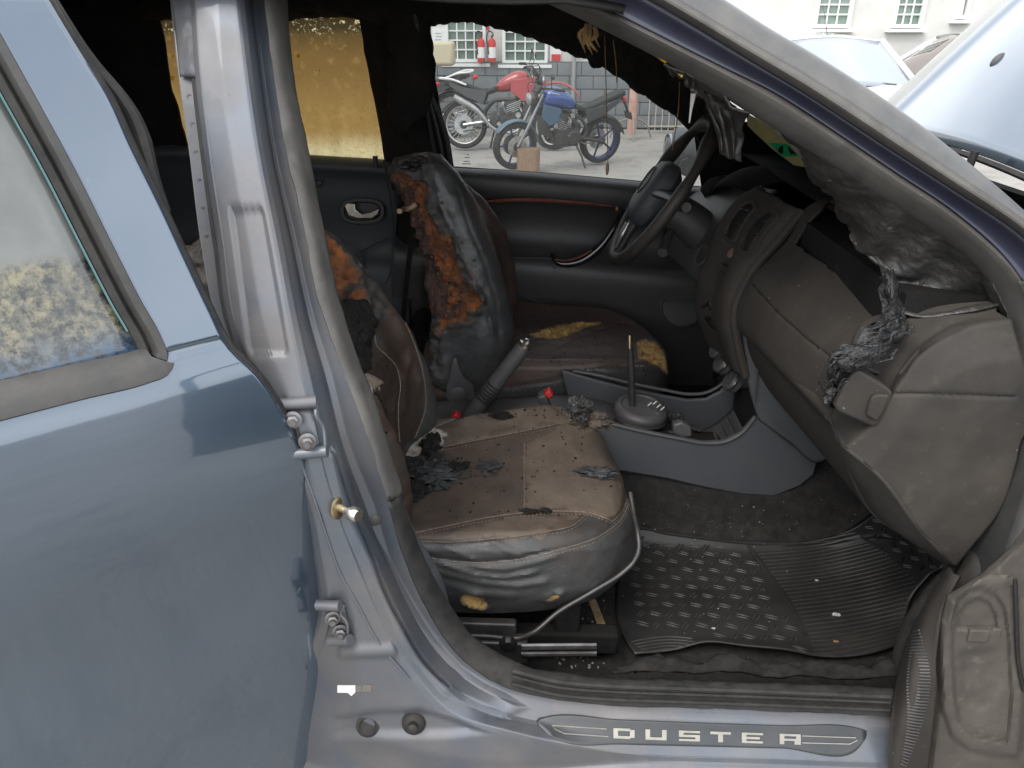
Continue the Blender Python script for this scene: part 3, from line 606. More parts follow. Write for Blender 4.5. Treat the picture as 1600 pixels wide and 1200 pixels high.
# pull cup below the handle
V = loft([[PF(862, 405, .095), PF(868, 428, .095), PF(900, 436, .095), PF(915, 425, .095)], [PF(880, 404, .09), PF(885, 418, .085), PF(900, 424, .085), PF(908, 418, .09)]], 20, 6)
MB().grid(V).build('pull_cup', M['plastic'], fd, solid=.006)
for a in ([(770, 396), (800, 402), (835, 403), (862, 404)], [(786, 448), (830, 468), (861, 477)], [(861, 477), (850, 500), (838, 520)], [(905, 425), (895, 460), (885, 478)]):
    MB().tube([PF(x, y, .088) for x, y in a], .0028, 6, 16).build('trim_seam', M['plastic_blue'], fd)
sc_ = PF(1066, 478, .092)
MB().lathe(sc_, (0, -1, .1), [(.072, -.03), (.072, .004), (.066, .008), (.062, .002), (0, .002)], 40).build('speaker', M['plastic'], fd)
m = MB()
for i in range(-4, 5):
    for j in range(-4, 5):
        x, z = .0135 * (i + .5 * (j % 2)), .0118 * j
        if x * x + z * z < .055 ** 2: m.lathe(sc_ + A([x, -.001, z]), (0, -1, .1), [(.0052, 0), (.0052, .003), (.0036, .003), (.0036, 0)], 6, cap=False)
o_ = m.build('speaker_grille', M['plastic_blue'], fd)
# far front glass: dusty, lightly scorched
tg = NT('dusty_glass'); tr = tg.n('ShaderNodeBsdfTransparent'); tr.inputs[0].default_value = (.56, .58, .58, 1)
df = tg.n('ShaderNodeBsdfDiffuse'); df.inputs[0].default_value = (.55, .54, .50, 1); tl = tg.n('ShaderNodeBsdfTranslucent'); tl.inputs[0].default_value = (.60, .59, .56, 1)
ad = tg.n('ShaderNodeMixShader'); ad.inputs[0].default_value = .6; tg.l(df.outputs[0], ad.inputs[1]); tg.l(tl.outputs[0], ad.inputs[2])
mx = tg.n('ShaderNodeMixShader'); spk = tg.rng(tg.noise(230, 3, .6), .66, .72)
fz = tg.math('ADD', tg.rng(tg.noise(5, 5, .6), .3, .7, .04, .10), tg.math('MULTIPLY', spk, .22))
tg.l(fz, mx.inputs[0]); tg.l(tr.outputs[0], mx.inputs[1]); tg.l(ad.outputs[0], mx.inputs[2])
gls = tg.n('ShaderNodeBsdfGlossy'); gls.inputs['Roughness'].default_value = .03; m2 = tg.n('ShaderNodeMixShader'); fr = tg.n('ShaderNodeFresnel'); fr.inputs[0].default_value = 1.45
tg.l(fr.outputs[0], m2.inputs[0]); tg.l(mx.outputs[0], m2.inputs[1]); tg.l(gls.outputs[0], m2.inputs[2]); tg.l(m2.outputs[0], tg.out.inputs[0])
G = loft([[PF(640, 10, -.01), PF(800, 10, -.01), PF(1000, 90, -.01), PF(1130, 190, -.01)], [PF(700, 275, -.01), PF(800, 278, -.01), PF(1000, 292, -.01), PF(1130, 305, -.01)]], 12, 8)
MB().grid(G).build('window_glass', tg.m, fd, solid=0)
MB().tube([PF(704, 262, .004), PF(850, 272, .004), PF(1000, 285, .004), PF(1110, 295, .004)], .005, 8, 20).build('belt_seal', M['rubber'], fd)
# etched mark in the corner of the glass
m = MB()
for (x, y, w) in ((724, 252, 8), (731, 252, 3), (722, 256, 14), (726, 246, 8), (729, 242, 4)): m.box(PF(x + w / 2, y, -.002), (w * .0019, .0008, .0022))
m.build('glass_mark', mat('etch', (.25, .25, .25), .6), fd)
# far side mirror outside the glass
mr = node('side_mirror', car)
G = []
for t in np.linspace(0, 1, 12):
    r_ = math.sqrt(max(0.0, 1 - (2 * t - 1) ** 2)); r_ = .12 + .88 * r_
    c = P(1068, 236, y=1.00) + A([.0, (t - .5) * .20, 0])
    G.append([c + A([.062 * r_ * math.cos(a), 0, .078 * r_ * math.sin(a) * (1 if math.sin(a) > 0 else .9)]) for a in np.linspace(0, 2 * math.pi, 24, endpoint=False)])
MB().grid(A(G), cu=True, cap=True).build('housing', M['plastic_blue'], mr)
MB().lathe(P(1068, 236, y=1.0) + A([-.055, 0, 0]), (-1, -.10, 0), [(.055, -.012), (.056, .0), (0, .002)], 28).build('mirror_glass', mat('mirror_glass', (.35, .36, .38), .05, 1.0), mr)
MB().tube([P(1075, 262, y=.86), P(1072, 255, y=.95)], [.03, .02], 8).build('bracket', M['plastic'], mr)

# ---- far rear door: sooted glass, trim, handle
rr = node('far_rear_door', car)
sg = NT('sooted_glass'); t1 = sg.n('ShaderNodeBsdfTranslucent'); d1 = sg.n('ShaderNodeBsdfDiffuse'); x1 = sg.n('ShaderNodeMixShader'); x1.inputs[0].default_value = .18
sz = sg.n('ShaderNodeSeparateXYZ'); sg.l(sg.tc, sz.inputs[0])
n1 = sg.noise(9, 6, .65); hgt = sg.math('ADD', sz.outputs[2], sg.math('MULTIPLY', sg.math('SUBTRACT', n1, .5), .05))
cb = sg.mix(sg.rng(hgt, 1.14, 1.22, smooth=True), (.50, .43, .24), (.27, .175, .060))
cb = sg.mix(sg.rng(hgt, 1.24, 1.40, smooth=True), cb, (.165, .100, .034))
cb = sg.mix(sg.rng(hgt, 1.40, 1.49, smooth=True), cb, (.090, .060, .024))
cb = sg.mix(sg.math('MULTIPLY', sg.rng(sg.noise(120, 4, .7), .52, .70), .55), cb, (.14, .075, .02))
cb = sg.mix(sg.math('MULTIPLY', sg.rng(sg.noise(6, 5, .65, vec=sg.scaled((2.2, 1, .5))), .42, .70), .5), cb, (.16, .09, .026))
cb = sg.mix(sg.math('MULTIPLY', sg.rng(sg.noise(30, 5, .7), .55, .70), .35), cb, (.46, .31, .10))
tp_ = sg.rng(sg.math('ADD', sz.outputs[2], sg.math('MULTIPLY', sg.math('SUBTRACT', sg.noise(60, 6, .8), .5), .06)), 1.472, 1.49)
cb = sg.mix(tp_, cb, sg.mix(sg.rng(sg.noise(90, 5, .8), .56, .62), (.05, .035, .015), (.75, .68, .38)))
sg.l(cb, t1.inputs[0]); sg.l(cb, d1.inputs[0]); sg.l(t1.outputs[0], x1.inputs[1]); sg.l(d1.outputs[0], x1.inputs[2]); sg.l(x1.outputs[0], sg.out.inputs[0])
G = loft([[PF(230, 20, 0), PF(440, 18, 0), PF(575, 18, 0)], [PF(292, 232, 0), PF(465, 250, 0), PF(615, 258, 0)]], 12, 10)
MB().grid(G).build('sooted_window', sg.m, rr, solid=0)
T_ = NT('spot'); t_ = T_.n('ShaderNodeBsdfTranslucent'); t_.inputs[0].default_value = (.9, .76, .42, 1); T_.l(t_.outputs[0], T_.out.inputs[0])
for x, y, r_ in ((466, 87, .0055), (499, 110, .002), (269, 122, .006), (270, 88, .003)): MB().lathe(PF(x, y, .002), (0, -1, 0), [(0, .001), (r_, .001), (r_, 0)], 14).build('water_spot', T_.m, rr)
MB().tube([PF(x, y, .006) for x, y in ((441, 100), (448, 130), (462, 165), (471, 195), (468, 215), (473, 236))], .0009, 5, 30).build('hair_crack', M['char'], rr)
def lucent(name, c):
    T = NT(name); t = T.n('ShaderNodeBsdfTranslucent'); t.inputs[0].default_value = rgba(c); T.l(t.outputs[0], T.out.inputs[0]); return T.m
rgm = lucent('rim_glass', (.85, .76, .42))
for q in (((237, 36), (240, 62)), ((238, 33), (262, 31)), ((510, 31), (556, 29)), ((243, 95), (290, 219))): MB().tube([PF(*q[0], .01), PF(*q[1], .01)], .003, 6).build('glass_rim', rgm, rr)
X1 = [(150, 225), (290, 226), (465, 243), (530, 247), (606, 252), (640, 256)]
def grow(dy, off): return [PF(x, y + dy, off) for x, y in X1]
G = loft([grow(-2, -.01), grow(2, .03), grow(14, .055), grow(30, .05), grow(60, .045), grow(150, .04), grow(165, .06), grow(210, .075), grow(300, .03)], 60, 80)
MB().grid(G).build('trim_panel', M['plastic_blue'], rr, solid=.004)
hp = PF(566, 328, .068); m = MB()
def stadium(cx, cy, a, b, off, n=32, sk=.0):
    out = []
    for t in np.linspace(0, 2 * math.pi, n, endpoint=False):
        x = math.copysign(abs(math.cos(t)) ** .75, math.cos(t)) * a; y = math.copysign(abs(math.sin(t)) ** .75, math.sin(t)) * b; out.append(PF(cx + x + sk * y, cy + y, off))
    return out
G = A([stadium(566, 330, 35, 21, .046), stadium(566, 330, 34, 20, .062), stadium(566, 330, 29, 15, .062), stadium(566, 330, 27, 13, .046), stadium(566, 330, 4, 3, .044)])
MB().grid(G, cu=True, cap=True).build('handle_cup', M['plastic'], rr)
G = A([stadium(567, 329, 27, 11, .05), stadium(567, 329, 26, 10, .066), stadium(567, 329, 16, 5, .070)])
MB().prism([PF(x, y, .06) for x, y in ((538, 320), (544, 316), (556, 317), (557, 327), (566, 333), (580, 330), (594, 325), (592, 334), (582, 341), (560, 341), (545, 336))], (0, -.008, 0)).build('release_lever', M['chrome'], rr, bevel=.003)
for a, nm in (([(600, 250), (612, 330), (618, 420), (624, 480)], 'trim_edge'), ([(555, 395), (572, 388), (590, 378), (604, 372)], 'trim_seam'), ([(530, 372), (556, 392), (575, 430), (590, 448), (604, 440), (612, 420)], 'pocket_edge')):
    MB().tube([PF(x, y, .072) for x, y in a], .004, 6, 24).build(nm, M['plastic_blue'], rr)
MB().prism([PF(x, y, .062) for x, y in ((478, 281), (504, 282), (502, 292), (478, 292))], (0, -.006, 0)).build('window_switch', M['melt'], rr, bevel=.002)
MB().tube([PF(588, 262, .07), PF(586, 244, .06)], [.007, .008], 10).build('lock_button', M['plastic'], rr)
G = loft([[PF(-250, -60, .02), PF(0, -60, .02), PF(240, -40, .02)], [PF(-250, 100, .04), PF(20, 110, .05), PF(262, 100, .03)], [PF(-250, 260, .02), PF(40, 260, .04), PF(296, 240, .03)]], 24, 24)
V = G.reshape(-1, 3); V = V + A([0, -.015, 0]) * fbm(V, 12, 4, 5)[:, None]; MB().grid(V.reshape(G.shape)).build('far_quarter_panel', M['char'], car, solid=.01)
# rear bench and charred remains behind
m = MB(); G = loft([[(-1.15, y, .62 + .02 * math.cos(y * 6)) for y in np.linspace(-.64, .66, 8)], [(-.72, y, .68 + .02 * math.cos(y * 6)) for y in np.linspace(-.64, .66, 8)], [(-.66, y, .60) for y in np.linspace(-.64, .66, 8)], [(-.68, y, .40) for y in np.linspace(-.64, .66, 8)]], 40, 30)
V = G.reshape(-1, 3); V = V + A([.01, 0, .015]) * fbm(V, 12, 4, 2)[:, None]; MB().grid(V.reshape(G.shape)).build('rear_bench', M['char'], car, solid=.02)
G = loft([[(-1.12, y, .62) for y in np.linspace(-.64, .66, 8)], [(-1.22, y, .9) for y in np.linspace(-.64, .66, 8)], [(-1.36, y, 1.20 + .03 * math.sin(9 * y)) for y in np.linspace(-.64, .66, 8)], [(-1.44, y, 1.18) for y in np.linspace(-.64, .66, 8)]], 40, 30)
V = G.reshape(-1, 3); V = V + A([.02, 0, .015]) * fbm(V, 10, 4, 6)[:, None]; MB().grid(V.reshape(G.shape)).build('rear_backrest', M['char'], car, solid=.03)
for y0 in (.20, -.30):
    m = MB(); m.tube([(-1.35, y0, 1.18), (-1.37, y0, 1.30), (-1.38, y0 + .02, 1.38)], [.012, .012, .010], 8, 8); m.tube([(-1.35, y0 + .16, 1.18), (-1.37, y0 + .16, 1.30), (-1.38, y0 + .14, 1.38), (-1.38, y0 + .02, 1.385)], [.012, .012, .010, .01], 8, 10); m.build('headrest_frame', M['char'], car)
# ================================================================ seats
LB1, LB2 = (.068, .046, .035), (.043, .032, .026)
leather_layers = [('grey', ((.050, .052, .053), (.034, .035, .036), 12), .34, 2, 30), ('tan', ((.112, .086, .064), (.076, .057, .044), 11), .66, 80, 12),
                  ('ash', ((.46, .43, .39), (.16, .13, .11), 70), .95, 30, 60), ('char', ((.016, .015, .015), (.05, .046, .042), 60), .6, 30, 55), ('foam', ((.27, .088, .022), (.060, .030, .022), 24), .95, 22, 60), ('rust', ((.070, .034, .026), (.026, .017, .015), 40), .9, 34, 45), ('yellow', ((.55, .36, .12), (.30, .18, .07), 70), .95, 9, 80)]
M['leather'] = mat('leather', LB1, .55, 0, LB2, 12, layers=leather_layers, bump=[('v', 420, .18, .0012), ('n', 60, .25, .004), ('n', 300, .3, .0015)], spots=[((.03, .02, .016), 75, .68, .74, .7), ((.50, .44, .36), 230, .74, .77, .55), ((.028, .020, .016), 9, .52, .70, .6), ((.20, .16, .12), 90, .70, .78, .4)], dust=((.22, .16, .115), .30, 20), rvar=.08)
M['leather_dark'] = mat('leather_dark', (.082, .052, .042), .5, 0, (.056, .040, .035), 12, layers=leather_layers, bump=[('v', 420, .15, .0012), ('n', 60, .25, .004)], spots=[((.02, .014, .012), 75, .64, .70, .8), ((.35, .30, .26), 260, .75, .78, .5)], dust=((.15, .11, .09), .25, 20), rvar=.08)
M['leather_back'] = mat('leather_back', (.052, .031, .023), .5, 0, (.030, .020, .016), 9, layers=leather_layers, bump=[('v', 420, .18, .0012), ('n', 40, .35, .006), ('n', 300, .3, .0015)], spots=[((.02, .015, .012), 10, .50, .70, .6), ((.30, .26, .22), 230, .75, .78, .5), ((.12, .10, .085), 22, .62, .76, .35)], dust=((.20, .15, .11), .3, 20), rvar=.1)
NONE = [(-900, -900), (-901, -900), (-901, -901)]
def regions(V, **polys):
    Q = proj(V); out = {}
    for k in ('grey', 'tan', 'ash', 'char', 'foam', 'yellow', 'rust'):
        v = np.full(len(Q), -99.0)
        for pl in polys.get(k, []): v = np.maximum(v, sdist(Q, pl))
        out[k] = np.clip(v, -99, 99)
    return Q, out
def cushion(outline, top, zb, n=260, nr=80, ns=34, bul=.022):
    O = spline([(a, b, 0) for a, b in outline], n, closed=True)[:, :2]; c = O.mean(0); rings = []
    for s in np.linspace(.0002, 1, nr) ** .8:
        xy = c + (O - c) * s; rings.append([(x, y, top(x, y) - .030 * max(0, (s - .86) / .14) ** 2) for x, y in xy])
    for k, s in enumerate(np.linspace(0, 1, ns)[1:]):
        sc = 1 + bul * math.sin(s * 2.0) * 1.6 - .10 * max(0, s - .6) ** 1.3 / .4
        xy = c + (O - c) * sc; rings.append([(x, y, (top(*o) - .030) * (1 - s) + zb * s) for (x, y), o in zip(xy, O)])
    return A(rings)
def finish(G, name, mm, parent, reg, grooves=(), ridges=(), nz=.003, foamdip=.012, seed=0, cap=True):
    V = G.reshape(-1, 3); N = gnormals(G, cu=True).reshape(-1, 3)
    cen = V.mean(0); sg_ = np.sign(((V - cen) * N).sum(1).mean()); N = N * sg_
    Q, at = regions(V, **reg); d = nz * fbm(V, 9, 4, seed)
    for w, amt, ln in grooves: d -= amt * np.exp(-(ldist(Q, ln) / w) ** 2)
    for w, amt, ln in ridges: d += amt * np.exp(-(ldist(Q, ln) / w) ** 2)
    bd_ = np.maximum(at['foam'], at['yellow'] - 3); d += .0065 * np.exp(-((bd_ + 4) / 4) ** 2) * (.6 + .8 * fbm(V, 60, 3, seed + 11)); at['char'] = np.maximum(at['char'], 6 - np.abs(at['foam'] + 5))
    fm = np.clip(np.maximum(at['foam'], at['yellow']) / 8, 0, 1); ch = np.clip(at['char'] / 10, 0, 1)
    hi = fbm(V, 45, 4, seed + 3)
    d += -foamdip * fm + .015 * fm * hi + .010 * ch * hi + .006 * fm * fbm(V, 110, 3, seed + 7)
    m = MB(); m.grid((V + N * d[:, None]).reshape(G.shape), cu=True)
    if cap:
        nv, nu = G.shape[:2]; m.f.append(tuple((nv - 1) * nu + i for i in range(nu)))
    return m.build(name, mm, parent, attrs=at)

# ---- front passenger seat
ps = node('passenger_seat', car)
def ptop(x, y): return .652 + .066 * max(0, (y + .30) / .2) ** 1.6 * (1 if y > -.30 else 0) + .018 * max(0, (-.42 - y) / .14) ** 2 * (1 if y < -.42 else 0) - .02 * max(0, x - .05) / .14 - .10 * max(0, x - .10) ** 1.5 + .012 * math.exp(-((x + .35) / .12) ** 2)
out = [(-.40, -.15), (-.2, -.135), (-.05, -.105), (.05, -.090), (.12, -.125), (.170, -.22), (.190, -.34), (.178, -.45), (.12, -.535), (0, -.575), (-.15, -.585), (-.40, -.58)]
G = cushion(out, ptop, .500)
sA = [(620, 842), (638, 836), (700, 822), (756, 810), (812, 802), (884, 799), (924, 802), (956, 814)]
sB = [(620, 846), (648, 846), (700, 847), (756, 843), (844, 832), (900, 818), (916, 804)]
sC = [(900, 640), (930, 648), (948, 660), (966, 688), (976, 712), (981, 752), (974, 796), (956, 816)]
sD = [(640, 864), (658, 868), (700, 876), (756, 879), (804, 875), (884, 856), (936, 838), (972, 810), (988, 762)]
sE = [(676, 702), (690, 699), (724, 692), (764, 684), (804, 676), (850, 667), (892, 658)]
sF = [(640, 690), (684, 666), (720, 651), (756, 640), (804, 628), (860, 628), (892, 654)]
sV = [(819, 690), (819, 800)]
reg = dict(grey=[sB + [(924, 803), (956, 816), (974, 796), (983, 752), (977, 712), (948, 658), (925, 640), (1010, 640), (1060, 800), (1000, 1000), (560, 1000), (600, 846)], [(600, 690), (684, 662), (756, 635), (804, 623), (862, 622), (895, 650), (925, 640), (890, 560), (560, 600)]],
           tan=[[(822, 690), (892, 662), (945, 664), (974, 712), (976, 752), (968, 795), (940, 804), (890, 797), (822, 800)], [(690, 690), (700, 672), (760, 645), (806, 632), (858, 633), (885, 655), (804, 673), (724, 689)], [(700, 838), (756, 815), (820, 805), (900, 804), (890, 816), (840, 829), (756, 838)]],
           ash=[[(610, 708), (640, 688), (674, 664), (696, 678), (690, 704), (655, 724), (622, 742)]],
           char=[[(600, 735), (640, 722), (660, 704), (680, 698), (700, 712), (704, 742), (676, 768), (650, 790), (600, 812)], [(690, 722), (726, 716), (740, 736), (716, 760), (694, 752)], [(740, 722), (776, 716), (782, 738), (756, 748)], [(756, 648), (790, 642), (796, 652), (770, 658)]],
           yellow=[[(719, 934), (726, 928), (740, 927), (754, 934), (762, 945), (752, 950), (734, 946), (722, 940)], [(850, 934), (866, 927), (877, 925), (870, 932), (856, 936)]])
gro = [(3, .0035, sA), (3, .0035, sB), (3, .0035, sC), (3, .003, sE), (3, .003, sF), (2.2, .0016, sV), (3.5, .004, sD)]
rid = [(5, .005, [(660, 884), (700, 896), (760, 910), (810, 915), (850, 908)]), (4, .005, [(690, 880), (740, 896), (790, 902), (835, 893)]), (4, .0035, [(740, 884), (790, 890), (830, 880), (870, 868)]), (4, .003, [(690, 852), (720, 866), (745, 876)]), (4, .003, [(770, 846), (800, 862), (815, 872)]), (7, .004, [(680, 905), (740, 925), (800, 930)])]
pc = finish(G, 'seat_cushion', M['leather'], ps, reg, gro, rid, .003, .010, 1)
bpc = bvh_of(pc)
M['thread'] = mat('thread', (.10, .075, .058), .8, 0, (.22, .18, .14), 200)
m = MB()
for ln in (sA, sB, sC, sD, sE, sF, sV):
    L = spline([(a, b, 0) for a, b in ln], max(12, int(np.linalg.norm(np.diff(A(ln, float), axis=0), axis=1).sum() / 6)))
    q = [on(bpc, x, y, .0006) for x, y, _ in L]
    for a, b in zip(q[:-1], q[1:]):
        if a is not None and b is not None and np.linalg.norm(a - b) < .05: m.tube([a, b], .0009, 5)
    for s_ in range(0, len(L) - 1):
        a = on(bpc, L[s_][0] + 1.0, L[s_][1] + 5.0, .0008); b = on(bpc, L[s_][0] * .5 + L[s_ + 1][0] * .5 + 1.0, L[s_][1] * .5 + L[s_ + 1][1] * .5 + 5.0, .0008)
        if a is not None and b is not None and np.linalg.norm(a - b) < .02: m.tube([a, b], .0007, 4)
m.build('seam_stitching', M['thread'], ps)['kind'] = 'stuff'
# backrest
def backrest(xf, y0f, y1f, z0, z1, thick, nz=120, nu=200, bol=.035):
    rings = []
    for z in np.linspace(z0, z1, nz):
        s = (z - z0) / (z1 - z0); x = xf(z); y0, y1 = y0f(s), y1f(s); w = y1 - y0; c = (y0 + y1) / 2; b = bol * (1 - .6 * s)
        th = thick * (1 - .25 * s); end = max(0, (s - .88) / .12); th *= math.sqrt(max(0.04, 1 - end ** 2 * .9)); start = max(0, (.06 - s) / .06); th *= 1 - .4 * start
        p = []
        for f_, d_ in ((-1, -.55), (-1.0, -.15), (-.93, .0), (-.78, .02), (-.60, -b * .35), (-.35, -b), (0, -b * 1.1), (.35, -b), (.60, -b * .35), (.78, .02), (.93, .0), (1.0, -.15), (1.0, -.55), (.9, -.95), (.5, -1.0), (0, -1.02), (-.5, -1.0), (-.9, -.95)):
            xx = x + (d_ * th if d_ <= -.1 or f_ in (-.93, .93) else d_)
            p.append((xx, c + f_ * w / 2, z))
        rings.append(spline(p, nu, closed=True))
    return A(rings)
zz_ = [.60, .66, .72, .80, .90, 1.00, 1.08, 1.14, 1.22]; xx_ = [-.265, -.25, -.246, -.256, -.288, -.345, -.405, -.465, -.54]
G = backrest(lambda z: float(np.interp(z, zz_, xx_)), lambda s: -.59 + .04 * s, lambda s: -.125 - .05 * s ** 2, .58, 1.18, .15)
# lean of the far bolster follows the silhouette
sP = [(566, 500), (584, 520), (588, 540), (604, 556), (618, 572), (625, 600), (622, 630), (622, 660), (624, 690)]
sQ = [(560, 412), (600, 452), (640, 520), (662, 590), (664, 640), (648, 684)]
reg = dict(grey=[[(640, 505), (668, 575), (690, 640), (660, 720), (630, 700), (655, 668), (663, 630), (660, 585)]],
           foam=[[(470, 335), (492, 345), (512, 366), (542, 402), (563, 430), (556, 446), (545, 440), (533, 458), (524, 482), (505, 462), (480, 420)], [(546, 462), (556, 452), (568, 456), (573, 474), (566, 488), (550, 492)]],
           char=[[(200, 200), (484, 200), (486, 344), (500, 420), (520, 700), (200, 700)], [(480, 330), (496, 342), (545, 384), (600, 446), (612, 480), (600, 500), (590, 540), (570, 560), (556, 600), (565, 660), (590, 700), (560, 690), (520, 520), (530, 470), (548, 444), (562, 432), (540, 400), (508, 362)]],  # first outline simply blackens everything left of the door pillar
           ash=[[(560, 600), (575, 592), (596, 596), (594, 608), (580, 614), (562, 612)]])
pb = finish(G, 'backrest', M['leather_back'], ps, reg, [(4, .004, sP), (2.5, .002, sQ)], [(6, .006, [(572, 500), (592, 534), (612, 560), (632, 600), (630, 640)]), (5, .005, [(640, 560), (625, 600), (614, 640)])], .006, .014, 5)
bpb = bvh_of(pb)
m = MB()
for ln in (sP, sQ):
    L = spline([(a, b, 0) for a, b in ln], 50); q = [on(bpb, x, y, .001) for x, y, _ in L]
    for a, b in zip(q[:-1], q[1:]):
        if a is not None and b is not None and np.linalg.norm(a - b) < .03: m.tube([a, b], .0013, 5)
m.build('seam_stitching', M['thread'], ps)['kind'] = 'stuff'
def rag(bv, poly_px, name, mm, parent, lift=.012, amp=.014, nu=26, nv=18, seed=0, sc=40):      # a crumpled flap lying on a surface: two bounding lines, lofted
    r0 = [q for q in (on(bv, x, y, .002) for x, y in poly_px[0]) if q is not None]; r1 = [q for q in (on(bv, x, y, .002) for x, y in poly_px[1]) if q is not None]
    if len(r0) < 2 or len(r1) < 2: return None
    G = loft([r0, [(a + b) / 2 for a, b in zip(spline(r0, 8), spline(r1, 8))], r1], nu, nv); V = G.reshape(-1, 3)
    u = np.tile(np.linspace(0, 1, nu), nv); v = np.repeat(np.linspace(0, 1, nv), nu); b_ = (np.sin(u * math.pi) * np.sin(v * math.pi)) ** .5
    n = A([.25, -.65, .7]); V = V + n * (lift * b_ + amp * (.35 + .65 * b_) * fbm(V, sc, 4, seed))[:, None] + A([.5, .2, -.3]) * (amp * .8 * fbm(V, sc, 3, seed + 9))[:, None]
    return MB().grid(V.reshape(G.shape)).build(name, mm, parent, solid=.003)
rag(bpb, ([(525, 470), (535, 500), (545, 540), (556, 580)], [(575, 470), (585, 500), (578, 540), (580, 575)]), 'burnt_flap', M['char'], ps, .015, .02, 30, 22, 2)
rag(bpb, ([(556, 600), (566, 606), (580, 612)], [(560, 592), (580, 588), (597, 598)]), 'curled_leather', mat('ash_leather', (.20, .15, .10), .9, 0, (.42, .36, .28), 60, bump=[('n', 200, .5, .003)]), ps, .012, .010, 24, 10, 3)
rag(bpb, ([(560, 618), (575, 640), (590, 680)], [(585, 614), (600, 640), (606, 676)]), 'burnt_flap', M['char'], ps, .008, .014, 24, 16, 6)
# rails, bar and fixings below the cushion
MB().tube([P(700, 992, y=-.60), P(760, 994, y=-.60), P(815, 996, y=-.60), P(830, 990, y=-.60), P(870, 958, y=-.58), P(930, 922, y=-.56), P(975, 893, y=-.54), P(990, 878, y=-.53), P(998, 860, y=-.52), P(997, 835, y=-.50), P(991, 805, y=-.46), P(985, 770, y=-.42)], .0046, 10, 70).build('height_bar', M['black_metal'], ps)
m = MB()
for y_, r_ in ((1010, .006), (1022, .0055)): m.tube([P(815, y_, y=-.61), P(932, y_ - 1, y=-.61)], r_, 8)
m.build('slide_rail', M['steel'], ps)
m = MB(); m.box(P(770, 1012, y=-.595), (.13, .03, .05)); m.box(P(740, 985, y=-.58), (.16, .02, .05)); m.build('rail_block', M['black_metal'], ps, bevel=.004)
m = MB(); m.lathe(P(794, 1004, y=-.612), (0, -1, .1), [(.017, 0), (.017, .003), (.009, .003), (.009, .011), (0, .011)], 6); m.build('rail_nut', M['steel'], ps)
m = MB()
for y_ in (-.53, -.20):
    m.box((-.10, y_, .405), (.52, .035, .05)); m.box((-.22, y_, .47), (.05, .02, .12)); m.box((.06, y_, .47), (.05, .02, .12))
m.box((-.10, -.36, .525), (.46, .34, .02)); m.build('seat_frame', M['soot'], ps, bevel=.006)

# ---- driver seat
ds = node('driver_seat', car)
def dtop(x, y): return .690 + .030 * max(0, (y - .46) / .14) ** 1.5 + .022 * max(0, (.26 - y) / .11) ** 2 * (1 if y < .26 else 0) - .02 * max(0, x - .2) / .14 - .10 * max(0, x - .26) ** 1.5
out = [(-.26, .16), (-.1, .145), (.05, .14), (.2, .15), (.30, .20), (.352, .30), (.362, .40), (.34, .50), (.25, .575), (.1, .60), (-.26, .60)]
G = cushion(out, dtop, .55, 220, 60, 28)
reg = dict(grey=[[(760, 606), (789, 606), (870, 595), (883, 583), (922, 574), (975, 567), (1010, 569), (1060, 590), (1060, 680), (740, 680)]],
           yellow=[[(828, 525), (845, 519), (878, 509), (900, 507), (922, 505), (940, 507), (915, 514), (895, 522), (883, 529), (859, 532), (840, 528)], [(994, 538), (1008, 533), (1030, 540), (1038, 556), (1040, 585), (1026, 572), (1010, 565), (998, 560)]],
           char=[[(846, 516), (868, 513), (872, 524), (852, 528)]])
dg = [(790, 606), (870, 595), (883, 583), (922, 574), (975, 567), (1008, 569)]
dc = finish(G, 'seat_cushion', M['leather_dark'], ds, reg, [(2.5, .003, dg), (2, .002, [(917, 540), (920, 572)]), (2, .002, [(870, 543), (915, 522), (960, 508), (1000, 506)])], (), .003, .008, 11)
bdc = bvh_of(dc)
m = MB(); L = spline([(a, b, 0) for a, b in dg], 50); q = [on(bdc, x, y + 5, .0008, .15) for x, y, _ in L]
for a, b in zip(q[::2], q[1::2]): m.tube([a, b], .0009, 4)
m.build('seam_stitching', M['thread'], ds)['kind'] = 'stuff'
zd = [.60, .68, .78, .86, .96, 1.04, 1.12, 1.18, 1.23]; xd = [-.112, -.098, -.092, -.105, -.125, -.155, -.19, -.225, -.27]
G = backrest(lambda z: float(np.interp(z, zd, xd)), lambda s: .125 + .035 * s ** 1.5, lambda s: .58 - .06 * s, .60, 1.225, .205, 130, 220, .03)
G[..., 2] -= .13 * np.clip((G[..., 2] - .92) / .30, 0, 1) ** 1.5 * np.clip((G[..., 1] - .17) / .38, 0, 1)
sR = [(668, 270), (684, 300), (692, 332), (705, 362), (722, 400), (744, 446), (762, 486), (770, 520)]
